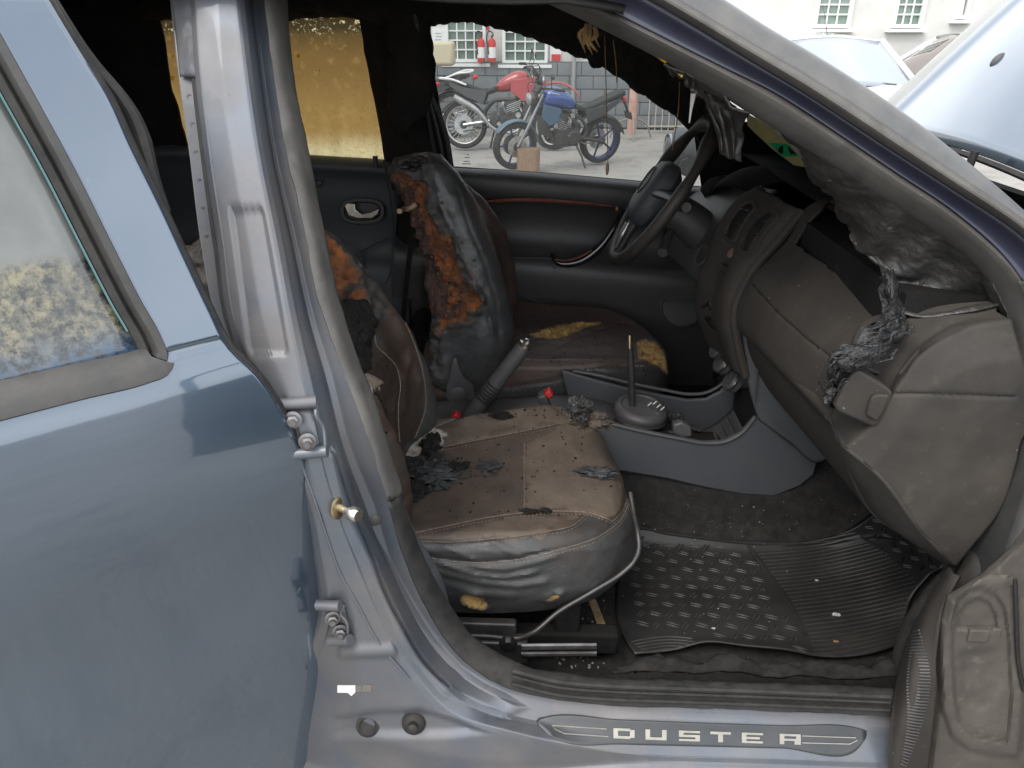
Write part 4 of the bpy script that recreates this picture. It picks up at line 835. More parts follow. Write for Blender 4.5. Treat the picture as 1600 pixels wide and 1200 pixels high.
reg = dict(grey=[[(660, 240), (712, 250), (742, 330), (775, 400), (800, 480), (810, 620), (690, 620), (690, 528), (740, 500), (757, 470), (742, 430), (712, 388), (694, 350), (672, 300)]],
           foam=[[(608, 276), (622, 268), (646, 282), (666, 284), (668, 306), (664, 326), (690, 366), (706, 372), (712, 408), (726, 440), (748, 464), (752, 474), (744, 486), (730, 484), (734, 502), (700, 506), (686, 522), (684, 500), (690, 478), (668, 440), (648, 400), (634, 350), (620, 316)]],
           rust=[[(606, 280), (622, 290), (644, 296), (650, 330), (664, 366), (672, 400), (690, 430), (702, 462), (694, 500), (684, 500), (664, 440), (642, 390), (620, 320)], [(704, 440), (716, 436), (718, 450), (706, 452)], [(700, 480), (716, 474), (714, 500), (700, 504)]],
           char=[[(600, 240), (680, 246), (690, 262), (676, 280), (640, 276), (612, 272)], [(655, 500), (690, 480), (698, 515), (690, 560), (700, 600), (670, 640), (650, 560)], [(664, 300), (690, 330), (712, 380), (730, 420), (750, 458), (756, 480), (738, 508), (724, 500), (748, 470), (724, 440), (708, 400), (690, 366), (668, 330)]])
db = finish(G, 'backrest', M['leather_dark'], ds, reg, [(2.5, .002, [(716, 300), (735, 360), (758, 412), (775, 470), (782, 540)])], [(3, .004, sR)], .006, .010, 21)
bdb = bvh_of(db)
m = MB(); fp = [(612, 276), (660, 290), (690, 370), (712, 410), (745, 468), (730, 484), (700, 506), (686, 515), (668, 440), (634, 350)]
for k in range(170):
    x, y = 605 + 150 * rng.random(), 270 + 250 * rng.random()
    if sdist(A([[x, y]]), fp)[0] < -4: continue
    a = on(bdb, x, y, .0); b = on(bdb, x + 5 * rng.normal(), y + 8 * rng.normal(), .002 + .010 * rng.random())
    if a is not None and b is not None and np.linalg.norm(a - b) < .05: m.tube([a, (a + b) / 2 + rng.normal(size=3) * .003, b], [.0014, .0010, .0004], 4, 6)
m.build('foam_fibres', mat('fibre', (.30, .12, .035), .9, 0, (.07, .035, .02), 60), ds)['kind'] = 'stuff'
MB().tube([on(bdb, x, y, .003, .13) for x, y in ((624, 330), (634, 326), (644, 323), (650, 318))], .0065, 8, 12).build('frame_wire', mat('rusty_wire', (.25, .17, .10), .7, 0, (.38, .28, .18), 60), ds)
for x, y, r_ in ((655, 388, .004), (674, 402, .008), (703, 440, .007), (684, 420, .006)): MB().lathe(on(bdb, x, y, -.002, .13), (.15, -.95, .1), [(r_ * .5, .0), (r_, .0), (r_, .003), (r_ * .6, .004), (r_ * .45, -.002), (0, -.002)], 14).build('frame_rivet', M['soot'], ds)
m = MB(); V = on(bdb, 652, 252, .004, .2)
for k in range(9):
    m.ball(V + A([rng.normal() * .016, rng.normal() * .02, rng.normal() * .006]), (.010 + .006 * rng.random(), .010, .007), 6)
m.build('headrest_stump', M['melt_dark'], ds)
rag(bdb, ([(664, 520), (660, 560), (668, 600), (680, 630)], [(690, 500), (686, 540), (694, 590), (700, 620)]), 'burnt_flap', M['char'], ds, .012, .018, 28, 16, 12)
rag(bdb, ([(662, 470), (664, 490), (660, 510)], [(682, 462), (684, 482), (676, 492)]), 'foam_flap', M['foam_yellow'], ds, .010, .010, 18, 12, 14)
# recliner cover with its button
m = MB(); q = [P(x, y, y=.105) for x, y in ((706, 562), (713, 558), (717, 575), (724, 590), (740, 602), (746, 618), (738, 634), (722, 640), (706, 636), (697, 622), (697, 604), (702, 590))]
m.prism(q, (0, .04, 0)); m.build('recliner_cover', M['plastic'], ds, bevel=.006)
MB().lathe(P(717, 616, y=.105), (0, -1, 0), [(.021, 0), (.021, .003), (.018, .005), (0, .005)], 28).build('recliner_button', M['plastic'], ds)
MB().box((.05, .36, .46), (.5, .40, .15)).build('seat_frame', M['soot'], ds, bevel=.02)
# buckles
for (x, y, yy) in ((708, 648, -.06), (852, 612, -.02)):
    e = node('belt_buckle', car); p = P(x, y, y=yy)
    MB().box(p + A([0, 0, -.03]), (.022, .035, .055), Matrix.Rotation(R(-20), 3, 'Y')).build('buckle_body', M['plastic'], e, bevel=.005)
    MB().box(p + A([.008, -.006, .0]), (.016, .026, .018), Matrix.Rotation(R(-35), 3, 'Y')).build('release_button', M['red'], e, bevel=.003)
# ================================================================ console, handbrake, gear lever
cs = node('centre_console', car)
YC = -.118
side_px = [(880, 640), (945, 658), (1000, 672), (1060, 684), (1100, 691), (1132, 689), (1158, 676), (1180, 650), (1225, 684), (1277, 724), (1272, 742), (1250, 760), (1210, 776), (1160, 773), (1100, 762), (1040, 748), (980, 738), (900, 728)]
for sgn in (1, -1):
    q = A([P(x, y, y=YC) for x, y in side_px])
    if sgn < 0: q[:, 1] = -YC - .012
    m = MB(); m.prism(q, (0, .012, 0)); m.build('side_panel', M['plastic_blue'], cs, bevel=.004)
rim = [P(x, y, y=YC - .002) for x, y in ((900, 652), (945, 660), (1000, 673), (1060, 685), (1100, 692), (1132, 690), (1158, 677), (1180, 651))]
MB().tube(rim, .0045, 8, 40).build('rim_edge', M['plastic'], cs)
far_rim = [A([p[0], -YC, p[2] + .012]) for p in rim]
MB().tube(far_rim, .0045, 8, 40).build('rim_edge', M['plastic'], cs)
# upper deck round the lever and rear deck under the handbrake
dk = [(-.32, .60), (-.1, .615), (.12, .622), (.20, .60), (.235, .575)]
G = A([[(x, y, z - (.006 if abs(y) > .105 else 0)) for y in np.linspace(-.115, .115, 14)] for x, z in spline([(a, b, 0) for a, b in dk], 40)[:, :2]])
MB().grid(G).build('deck', M['plastic'], cs, solid=.006)
trz = spline([(.23, .575, 0), (.27, .535, 0), (.34, .525, 0), (.43, .535, 0), (.50, .60, 0), (.54, .70, 0)], 40)[:, :2]
G = A([[(x, y, z) for y in np.linspace(-.110, .110, 10)] for x, z in trz]); MB().grid(G).build('tray', M['plastic'], cs, solid=.005)
m = MB()
for (x, y) in ((.315, -.045), (.325, .045)):
    m.lathe((x, y, .53), (0, 0, 1), [(.036, 0), (.038, .055), (.042, .058), (.042, .050), (.040, .0)], 28, cap=False)
m.build('cup_holder', M['plastic'], cs)
m = MB()
for k in range(7): m.box((.445 + k * .013, -.02, .555 + k * .021), (.006, .14, .006), Matrix.Rotation(R(-55), 3, 'Y'))
m.build('tray_rib', M['plastic_blue'], cs)
for a, b in (((.26, -.10, .575), (.40, -.02, .56)), ((.30, -.10, .58), (.42, -.06, .545)), ((.25, .09, .58), (.41, .05, .56))):
    MB().tube([a, (A(a) + A(b)) / 2 + A([0, 0, .012]), b], .005, 6, 12).build('melted_rim', M['melt_dark'], cs)
MB().prism([P(x, y, y=-.10) for x, y in ((1052, 664), (1066, 660), (1080, 668), (1082, 682), (1066, 686), (1052, 678))], (0, .03, 0)).build('lever_surround_tab', M['plastic'], cs, bevel=.004)
MB().tube([P(1050, 652, y=-.09), P(1062, 648, y=-.08), P(1064, 662, y=-.08), P(1056, 674, y=-.085)], .007, 8, 14).build('melted_rim', M['melt_dark'], cs)
# gear lever
gl_ = node('gear_lever', car)
o_ = P(1000, 640, y=0.0); ax_ = (.10, -.08, 1)
MB().lathe(o_ - A([0, 0, .02]), ax_, [(.052, -.02), (.062, .0), (.066, .012), (.066, .022), (.062, .030), (.052, .034), (.048, .030), (0, .029)], 48).build('collar', M['plastic'], gl_)
MB().lathe(o_ - A([0, 0, .02]), ax_, [(.0665, .004), (.070, .008), (.0665, .012)], 48, cap=False).build('collar_ring', M['rubber'], gl_)
MB().tube([P(988, 650, y=0.0), P(987, 600, y=0.0), P(985, 553, y=0.0), P(984, 536, y=0)], [.0085, .0085, .0085, .0070], 12, 20).build('lever_rod', M['black_metal'], gl_)
MB().tube([P(984, 545, y=-.0075), P(984, 524, y=-.001)], [.0025, .004], 8).build('rod_tip', M['brass'], gl_)
m = MB()
for (x, y) in ((1016, 631), (1024, 629), (1030, 634), (1036, 638)):
    m.tube([P(x - 4, y + 3, y=-.02), P(x + 2, y - 2, y=-.015)], .0016, 5)
m.build('shift_marks', mat('mark_white', (.5, .5, .48), .7), gl_)
rag(BVHTree.FromPolygons([Vector(o_ + A(q)) for q in ((-.05, -.05, .0), (.05, -.05, .0), (.05, .05, .0), (-.05, .05, .0))], [(0, 1, 2, 3)]), ([(1004, 640), (1020, 648), (1034, 652)], [(1010, 634), (1024, 638), (1040, 644)]), 'melted_boot', M['plastic'], gl_, .006, .006, 18, 10, 8)
# handbrake
hb = node('handbrake', car)
a = P(752, 628, y=-.02); b = P(822, 537, y=-.02); d = b - a; L_ = np.linalg.norm(d); d /= L_
MB().lathe(a, d, [(.0, .03), (.021, .03), (.0205, .05), (.0195, L_ * .5), (.019, L_ * .82), (.0175, L_ * .93), (.016, L_ * .97), (0, L_ * .97)], 22).build('grip', M['plastic'], hb)
MB().lathe(a + d * L_ * .955, d, [(.0165, 0), (.0165, .008), (.010, .010), (.0095, .018), (.007, .020), (0, .020)], 20).build('release_button', M['chrome'], hb)
m = MB()
for k in range(6): m.lathe(a + d * (.008 + k * .009), d, [(.018, 0), (.026 - k * .0006, .003), (.026 - k * .0006, .005), (.018, .008)], 22, cap=False)
m.build('ribbed_boot', M['rubber'], hb)
MB().lathe(a, d, [(.024, -.05), (.022, -.0), (.020, .03)], 20).build('lever_base', M['plastic'], hb)

# ================================================================ dashboard
dh = node('dashboard', car)
prof = [(.66, 1.165), (.60, 1.172), (.545, 1.160), (.530, 1.147), (.507, 1.088), (.485, 1.061), (.440, 1.006), (.424, .949), (.425, .913), (.441, .891)]
def prof_at(y):     # cross-section, moved towards the nose near the end of the dash
    k = max(0, (-y - .12) / .5); k2 = max(0, (y - .1) / .6)
    return [(x + .045 * k + .02 * k2 + (.0 if z > 1.05 else .0), z + .008 * k - .0 * k2) for x, z in prof]
# main pad from the centre to the near end, with the airbag opening cut into its top
ys = np.linspace(-.105, -.575, 150); G = []
for y in ys: G.append(spline([(x, y, z) for x, z in prof_at(y)], 140))
G = A(G); V = G.reshape(-1, 3); Q = proj(V)
hole = [(1243, 384), (1262, 352), (1296, 318), (1330, 330), (1388, 440), (1372, 474)]
dd = sdist(Q, hole); f_all = MB().grid(G); keep = [f for f in f_all.f if not all(dd[i] > 0 for i in f)]
Nn = gnormals(G).reshape(-1, 3); Nn *= np.sign(Nn @ A([-1, 0, .4]))[:, None]
seam = -.0030 * np.exp(-(ldist(Q, [(1178, 446), (1216, 488), (1260, 528), (1306, 563)]) / 2.2) ** 2) + .0012 * fbm(V, 18, 3)
MB().add(V + Nn * seam[:, None], keep).build('passenger_pad', M['plastic_dusty'], dh, solid=-.006)
MB().box((.60, -.36, 1.08), (.16, .52, .12)).build('airbag_cavity', M['soot'], dh)
G = loft([[P(1248, 384, y=-.13), P(1300, 412, y=-.32), P(1372, 470, y=-.55)], [P(1290, 360, y=-.13), P(1330, 390, y=-.32), P(1390, 440, y=-.55)]], 14, 6) - A([-.02, 0, .03])
MB().grid(G).build('airbag_door', M['soot'], dh, solid=.004)
# dash top towards the windscreen
G = A([[(x, y, z) for x, z in ((.56, 1.168), (.66, 1.16), (.80, 1.13), (.95, 1.09))] for y in np.linspace(-.58, .68, 12)]); MB().grid(G).build('dash_top', M['soot'], dh, solid=.006)
# glove box lid below the pad
gq = [(.441, .891), (.448, .86), (.475, .80), (.52, .74), (.60, .70)]
G = A([spline([(x + .045 * max(0, (-y - .12) / .5), y, z + .004) for x, z in gq], 26) for y in np.linspace(-.115, -.60, 30)])
MB().grid(G).build('glove_box', M['plastic_dusty'], dh, solid=-.006)
# rolled lower edge of the pad
MB().tube([P(1160, 512, y=-.115), P(1210, 560, y=-.30), P(1260, 608, y=-.48), P(1298, 648, y=-.60)], .010, 10, 30).build('pad_edge', M['plastic_dusty'], dh)
# blue-grey knee panel beside the console, with bracket
G = loft([[P(1157, 500, y=-.11), P(1165, 560, y=-.11), P(1172, 610, y=-.115), P(1185, 655, y=-.118)], [P(1188, 540, y=-.14), P(1195, 580, y=-.14), P(1208, 640, y=-.14), P(1235, 690, y=-.14)], [P(1225, 575, y=-.20), P(1240, 620, y=-.20), P(1265, 670, y=-.19), P(1275, 722, y=-.17)], [P(1262, 612, y=-.27), P(1280, 650, y=-.26), P(1300, 690, y=-.24), P(1308, 702, y=-.23)]], 24, 24)
MB().grid(G).build('knee_panel', M['plastic_blue'], dh, solid=.006)
MB().tube([P(1186, 530, y=-.142), P(1183, 580, y=-.14), P(1178, 630, y=-.135)], .002, 6, 12).build('trim_seam', M['plastic'], dh)
m = MB(); m.prism([P(x, y, y=-.33) for x, y in ((1258, 612), (1268, 612), (1280, 630), (1286, 648), (1270, 646), (1260, 634))], (0, .006, 0)); m.build('metal_bracket', mat('bracket', (.22, .19, .15), .6, .4, (.30, .26, .2), 40), dh, bevel=.002)
MB().lathe(P(1268, 630, y=-.334), (0, -1, 0), [(.007, 0), (.007, .002), (.004, .002), (.004, -.001), (0, -.001)], 14).build('bracket_hole', M['soot'], dh)
# near end: corner cowl, side vent block, round outlet, end panel with its seam
corner_rows = [[P(1300, 650, y=-.60), P(1330, 590, y=-.61), P(1358, 556, y=-.62), P(1402, 508, y=-.625), P(1440, 488, y=-.62), P(1560, 470, y=-.62)],
               [P(1310, 690, y=-.67), P(1350, 650, y=-.68), P(1390, 606, y=-.685), P(1410, 580, y=-.68), P(1455, 530, y=-.675), P(1556, 488, y=-.65)],
               [P(1322, 700, y=-.70), P(1360, 668, y=-.708), P(1398, 616, y=-.714), P(1440, 556, y=-.708), P(1500, 520, y=-.70), P(1580, 503, y=-.69)],
               [P(1360, 730, y=-.715), P(1395, 690, y=-.720), P(1420, 645, y=-.722), P(1470, 600, y=-.722), P(1530, 570, y=-.722), P(1596, 560, y=-.720)],
               [P(1440, 830, y=-.72), P(1470, 780, y=-.725), P(1500, 720, y=-.728), P(1540, 660, y=-.728), P(1580, 630, y=-.728), P(1612, 620, y=-.725)],
               [P(1492, 885, y=-.70), P(1520, 850, y=-.715), P(1560, 800, y=-.725), P(1585, 730, y=-.73), P(1600, 680, y=-.73), P(1630, 650, y=-.73)]]
G = loft(corner_rows, 80, 120, linear_v=True)
for _ in range(4): G[1:-1] = .25 * G[:-2] + .5 * G[1:-1] + .25 * G[2:]
V = G.reshape(-1, 3); Q = proj(V); N_ = gnormals(G).reshape(-1, 3); N_ *= np.sign(N_ @ A([-.3, -1, .2]))[:, None]
d_ = -.0040 * np.exp(-(ldist(Q, [(1398, 614), (1460, 615), (1520, 617), (1585, 620)]) / 2.0) ** 2) + .002 * np.exp(-(ldist(Q, [(1400, 612), (1412, 582), (1440, 545), (1490, 515), (1585, 502)]) / 5) ** 2) + .0015 * fbm(V, 14, 3, 2)
M['end_panel'] = mat('end_panel', (.040, .037, .035), .70, spec=.22, c2=(.027, .026, .025), cs=4, lo=.3, hi=.7, dust=((.20, .16, .12), .5, 9), bump=[('n', 700, .2, .0008)], spots=[((.16, .135, .10), 40, .60, .80, .2), ((.30, .27, .24), 120, .72, .77, .5), ((.10, .085, .065), 5, .50, .80, .2), ((.022, .021, .020), 3, .50, .80, .5)])
MB().grid((V + N_ * d_[:, None]).reshape(G.shape)).build('end_panel', M['end_panel'], dh, solid=.004)
# lower trim flowing from under the vent down to the sill
edge_l = [r[0] for r in corner_rows]
gend = [(x + .045 * .96 + .004, -.59, z + .004) for x, z in gq]
G = loft([gend, [(A(a) + A(b)) / 2 + A([-.006, -.012, -.004]) for a, b in zip(spline(gend, 8), spline(edge_l, 8))], edge_l], 50, 24); MB().grid(G).build('side_trim', M['end_panel'], dh, solid=.003)
G = loft([edge_l, [q + A([.01, .05, .004]) for q in edge_l], [q + A([.10, .12, .02]) for q in edge_l]], 40, 16); MB().grid(G).build('lower_trim', M['end_panel'], dh, solid=.004)
m = MB(); q = [P(x, y, y=-.715) for x, y in ((1304, 636), (1318, 604), (1334, 582), (1344, 579), (1388, 606), (1396, 614), (1388, 640), (1374, 664), (1364, 668), (1310, 644))]; m.prism(q, (.02, .13, -.02)); V_ = m.v[0]; m.build('side_vent_block', M['plastic_dusty'], dh, bevel=.010, seg=3)
MB().prism([P(x, y, y=-.722) for x, y in ((1362, 622), (1370, 617), (1390, 618), (1382, 644), (1370, 660), (1354, 650))], (0, .006, 0)).build('vent_cover', M['plastic_dusty'], dh, bevel=.003)
ro = P(1384, 540, y=-.640); rd_ = (-.45, -.80, .38)
MB().lathe(ro, rd_, [(.046, -.03), (.046, .0), (.042, .005), (.037, .004), (.034, -.012), (0, -.014)], 44).build('round_outlet', M['plastic_dusty'], dh)
MB().lathe(ro, rd_, [(.034, -.006), (0, -.008)], 30).build('outlet_core', M['soot'], dh)
# centre stack
lft = [P(x, y, y=.13) for x, y in ((1196, 296), (1150, 330), (1120, 400), (1100, 480), (1106, 506), (1132, 560))]
rgt = [P(x, y, y=-.112) for x, y in ((1262, 332), (1225, 376), (1178, 432), (1154, 494), (1158, 530), (1172, 590))]
cen = [(a + b) / 2 + A([-.018, 0, .006]) for a, b in zip(spline(lft, 8), spline(rgt, 8))]
G = loft([lft, [l * .97 + c * .03 + A([-.012, 0, .004]) for l, c in zip(spline(lft, 8), cen)], cen, [r * .97 + c * .03 + A([-.012, 0, .004]) for r, c in zip(spline(rgt, 8), cen)], rgt], 60, 40)
V = G.reshape(-1, 3); V = V + A([-.5, 0, .5]) * (.0035 * fbm(V, 30, 3, 4))[:, None]
cstk = MB().grid(V.reshape(G.shape)).build('centre_stack', M['plastic_dusty'], dh, solid=.006); bcs = bvh_of(cstk)
MB().tube([q + A([-.010, -.002, .004]) for q in rgt], .010, 8, 40).build('stack_frame', M['plastic_dusty'], dh)
MB().tube([q + A([-.008, .002, .004]) for q in lft], .007, 8, 40).build('stack_frame', M['plastic'], dh)
for a_, w in (([(1141, 372), (1152, 350), (1166, 330), (1174, 322)], 9), ([(1168, 392), (1182, 366), (1196, 348), (1206, 338)], 11)):
    e = node('air_vent', dh); c_ = [on(bcs, x, y, .002, 0) for x, y in a_]
    MB().tube(c_, [.010, .017, .018, .010], 10, 20, flat=.5).build('vent_hole', M['soot'], e)
    L = [on(bcs, x - w, y - 3, .004, 0) for x, y in a_] + [on(bcs, x + w, y + 5, .004, 0) for x, y in a_[::-1]]
    MB().tube(L + L[:1], .004, 6, 50).build('vent_frame', M['plastic_dusty'], e)
    for k in range(1, 3): MB().tube([on(bcs, a_[k][0] - w * .8, a_[k][1] - 2, .006, 0), on(bcs, a_[k][0] + w * .8, a_[k][1] + 3, .006, 0)], .003, 6).build('vent_slat', M['melt_dark'], e)
MB().lathe(on(bcs, 1145, 396, .001, 0), (-.75, -.2, .6), [(.013, 0), (.012, .004), (0, .004)], 20).build('hazard_button', mat('hazard', (.15, .085, .07), .7), dh)
for p_ in ((1130, 412, 1150, 424), (1128, 424, 1144, 436)): MB().tube([on(bcs, p_[0], p_[1], .001, 0), on(bcs, p_[2], p_[3], .001, 0)], .0022, 6).build('button_row', M['soot'], dh)
rag(bcs, ([(1098, 478), (1104, 498), (1118, 516)], [(1112, 470), (1118, 500), (1130, 520)]), 'melted_edge', M['melt_dark'], dh, .006, .012, 22, 12, 31)
for (x, y, yy) in ((1112, 540, .07), (1118, 562, .05), (1133, 590, .02)):
    e = node('heater_knob', dh); p = P(x, y, y=yy)
    MB().lathe(p + A([.02, 0, -.01]), (-.80, -.1, .5), [(.026, -.01), (.026, .010), (.022, .014), (0, .014)], 26).build('knob_body', M['plastic'], e)
    MB().lathe(p + A([.02, 0, -.01]), (-.80, -.1, .5), [(.0262, .002), (.0275, .003), (.0275, .008), (.0262, .009)], 30, cap=False).build('knob_ring', M['chrome'], e)
G = loft([[P(1104, 520, y=.11), P(1112, 560, y=.11), P(1128, 600, y=.11)], [P(1150, 530, y=-.09), P(1155, 560, y=-.09), P(1168, 600, y=-.10)]], 10, 8) + A([.03, 0, -.01])
MB().grid(G).build('control_panel', M['plastic'], dh, solid=.008)
MB().box((.60, 0, .80), (.22, .20, .40)).build('stack_core', M['soot'], dh, bevel=.02)
# driver's side: lower cover, instrument hood, pedestal
G = loft([[P(1196, 298, y=.14), P(1150, 332, y=.14), P(1118, 402, y=.14), P(1100, 470, y=.14)], [P(1150, 292, y=.30), P(1110, 330, y=.30), P(1075, 380, y=.30), P(1062, 430, y=.28)], [P(1110, 288, y=.5), P(1075, 320, y=.5), P(1040, 360, y=.5), P(1030, 400, y=.46)], [P(1100, 288, y=.68), P(1060, 310, y=.68), P(1030, 345, y=.68), P(1018, 385, y=.66)]], 30, 30)
MB().grid(G + A([.03, 0, 0])).build('driver_fascia', M['plastic'], dh, solid=.006)
MB().lathe(P(1098, 400, y=.18), (-.8, -.3, .4), [(.028, 0), (.028, .006), (.022, .007), (.022, 0), (0, 0)], 28).build('ignition_bezel', M['plastic'], dh)
G = loft([[P(1165, 282, y=.22), P(1120, 268, y=.30), P(1085, 285, y=.5)], [P(1185, 262, y=.22), P(1150, 245, y=.32), P(1105, 262, y=.52)], [P(1230, 262, y=.22), P(1200, 240, y=.34), P(1150, 258, y=.54)]], 20, 14); MB().grid(G + A([.04, 0, -.035])).build('instrument_hood', M['soot'], dh, solid=.008)
MB().prism([P(x, y, y=.50) for x, y in ((1092, 296), (1104, 280), (1122, 275), (1128, 290), (1112, 300), (1104, 316))], (.04, .03, 0)).build('outer_vent', M['melt'], dh, bevel=.004)
MB().box((.80, .40, .78), (.24, .60, .55)).build('driver_bulkhead', M['soot'], dh, bevel=.02)
G = loft([[P(1010, 440, y=.66), P(1020, 520, y=.66), P(1030, 590, y=.66)], [P(1040, 405, y=.62), P(1090, 470, y=.62), P(1120, 560, y=.62)], [P(1120, 440, y=.4), P(1150, 520, y=.4), P(1180, 600, y=.4)]], 12, 12); MB().grid(G + A([.16, .05, -.03])).build('driver_footwell', M['plastic'], dh, solid=.005)
# steering column and stalks
sw = node('steering_wheel', car)
Wc = P(1033, 300, y=.35); wax = A([-.84, .02, .54]); wax /= np.linalg.norm(wax)
b1 = P(1096, 194, y=.35) - P(962, 402, y=.35); b1 = b1 - wax * (b1 @ wax); b1 /= np.linalg.norm(b1); b2 = np.cross(wax, b1)
RW = .205
m = MB(); th = np.linspace(0, 2 * math.pi, 90); ringp = A([Wc + RW * (math.cos(t) * b1 + math.sin(t) * b2) for t in th])
rad = A([.0165 + (.004 * math.sin(7 * t) * (1 if math.cos(t) > .2 else 0)) for t in th])
m.tube(ringp, rad, 12, cap=False); m.build('rim', mat('wheel_rim', (.022, .021, .020), .55, 0, (.04, .036, .032), 14, bump=[('n', 60, .35, .004)], dust=(DUST, .2, 30)), sw)
def W(u, v, h): return Wc + b1 * u + b2 * v + wax * h
G = []
for h, s_ in ((-.02, .80), (.0, 1.0), (.022, .98), (.040, .86), (.048, .62), (.050, .2)):
    G.append([W(s_ * .092 * math.copysign(abs(math.cos(t)) ** .7, math.cos(t)) - .015, s_ * .078 * math.copysign(abs(math.sin(t)) ** .7, math.sin(t)), h) for t in np.linspace(0, 2 * math.pi, 40, endpoint=False)])
MB().grid(A(G), cu=True, cap=True).build('airbag_cover', M['plastic_blue'], sw)
ec = [W(.038 * math.cos(t) + .005, .030 * math.sin(t), .0515) for t in np.linspace(0, 2 * math.pi, 30)]
MB().tube(ec, .0022, 6, cap=False).build('emblem_mark', M['plastic'], sw)
for u0, v0, u1, v1 in ((0, .06, .02, RW), (0, -.06, .02, -RW)):
    MB().tube([W(u0, v0, .012), W((u0 + u1) / 2, (v0 + v1) / 2, .010), W(u1, v1, 0)], [.026, .020, .016], 10, 12, flat=.5).build('spoke', M['plastic'], sw)
MB().tube([W(-.06, 0, .012), W(-.12, 0, .010), W(-RW + .005, 0, 0)], [.034, .028, .024], 12, 14, flat=.5).build('spoke', M['plastic'], sw)
MB().tube([W(-.11, -.022, .030), W(-.14, -.026, .026), W(-RW + .025, -.02, .018)], [.008, .010, .008], 8, 12, flat=.6).build('spoke_trim', mat('satin', (.45, .45, .46), .3, .8), sw)
MB().tube([W(-.02, 0, -.02), W(-.02, 0, -.12), W(-.06, 0, -.30)], [.045, .055, .05], 14, 14).build('column_cover', M['plastic'], sw)
MB().tube([W(-.01, -.02, -.06), W(.01, -.10, -.05), W(.015, -.14, -.045)], [.008, .010, .012], 8, 12).build('column_stalk', M['plastic'], sw)
MB().tube([W(-.06, -.02, -.08), W(-.10, -.10, -.07), W(-.11, -.12, -.07)], [.008, .012, .014], 8, 12).build('column_stalk', M['plastic'], sw)
# soot-blackened windscreen with what is left of its stickers
ws = node('windscreen', car)
nr_ = spline([q + A([.005, .02, -.005]) for q in scr[:10]], 40)
nr_ = np.vstack([nr_[:1] + A([-.10, 0, .03]), nr_, nr_[-1:] + A([.16, -.02, -.10])]); fr2 = nr_ * A([1, -1.24, 1]); md_ = (nr_ + fr2) / 2 + A([.11, 0, .03]); q1_ = nr_ * .78 + fr2 * .22 + A([.075, 0, .022]); q3_ = nr_ * .22 + fr2 * .78 + A([.075, 0, .022])
G = loft([nr_, q1_, md_, q3_, fr2], 42, 40)
wsg = mat('sooted_screen', (.012, .014, .012), .55, 0, (.022, .026, .020), 6, spots=[((.05, .055, .045), 14, .6, .75, .5)])
scr_o = MB().grid(G).build('sooted_glass', wsg, ws, solid=.005)
bws = bvh_of(scr_o)
def stick(poly, o, name, mm):
    p = [P(x, y, y=.46 - o - .0012 * (x - 1166)) for x, y in poly]; m = MB(); m.prism(p, (0, .0012, 0)); return m.build(name, mm, ws, smooth=False)
stick([(1166, 176), (1180, 184), (1206, 200), (1240, 232), (1262, 262), (1240, 258), (1206, 232), (1180, 208), (1168, 196)], .004, 'sticker_backing', mat('sticker_yellow', (.42, .38, .16), .7, 0, (.30, .27, .12), 25))
stick([(1201, 223), (1230, 225), (1247, 244), (1222, 245)], .008, 'green_sticker', mat('sticker_green', (.0, .36, .13), .5, 0, (.0, .26, .09), 90))
def stp(x, y): return P(x, y, y=.46 - .010 - .0012 * (x - 1166))
m = MB(); m.lathe(stp(1222, 234), (0, -1, 0), [(0, .0005), (.010, .0005), (.010, 0)], 14)
for k in range(4): m.tube([stp(1232 + k * 3, 229 + k * 3), stp(1236 + k * 2, 241)], .0014, 4)
m.build('sticker_print', M['soot'], ws)
# ================================================================ hinge post, raised bonnet, melted trim, mat, small things
YS_ = np.linspace(440, 1240, 200); lx = np.interp(YS_, [440, 520, 640, 760, 850, 900, 930, 1000, 1100, 1240], [1590, 1630, 1640, 1625, 1585, 1530, 1480, 1464, 1458, 1440])
pxs = A([[(x, y) for x in np.linspace(l_, 1800, 110)] for y, l_ in zip(YS_, lx)]); Q = pxs.reshape(-1, 2)
o1 = sdist(Q, [(1471, 960), (1478, 925), (1494, 906), (1520, 902), (1570, 904), (1588, 914), (1594, 1000), (1600, 1090), (1590, 1180), (1560, 1180), (1516, 1172), (1488, 1150), (1474, 1110), (1470, 1040)])
o2 = sdist(Q, [(1486, 965), (1494, 934), (1512, 918), (1532, 915), (1558, 926), (1574, 950), (1580, 1000), (1584, 1100), (1576, 1164), (1520, 1154), (1496, 1132), (1488, 1090), (1484, 1020)])
o3 = sdist(Q, [(1493, 985), (1495, 958), (1509, 938), (1528, 930), (1546, 938), (1558, 958), (1562, 985)])
o4 = sdist(Q, [(1493, 1010), (1562, 1010), (1574, 1060), (1560, 1100), (1530, 1115), (1500, 1100)])
dpt = .010 * np.clip((o1 + 4) / 8, 0, 1) - .009 * np.clip(o2 / 6, 0, 1) - .008 * np.clip(o3 / 5, 0, 1) - .004 * np.clip(o4 / 12, 0, 1) + .010 * np.clip((lx.repeat(110) + 14 - Q[:, 0]) / 14, 0, 1) * -1.5
V = []
for (x, y), d_ in zip(Q, dpt):
    off_ = .016 - d_; yy = -.80 + off_
    for _ in range(3): yy = -S_near(P(x, y, y=yy)[2]) + off_
    V.append(P(x, y, y=yy))
V = A(V); V = V + A([0, 1, 0]) * (.0016 * fbm(V, 22, 4))[:, None]; G = V.reshape(200, 110, 3)
M['post'] = mat('post_dusty', (.054, .049, .044), .8, spec=.25, c2=(.088, .079, .070), cs=9, dust=((.30, .26, .22), .55, 14), bump=[('n', 120, .35, .002), ('n', 500, .3, .001)], spots=[((.19, .17, .145), 40, .62, .76, .45), ((.10, .07, .05), 30, .66, .76, .5)])
MB().grid(V.reshape(G.shape)).build('hinge_pillar', M['post'], car, solid=.002)
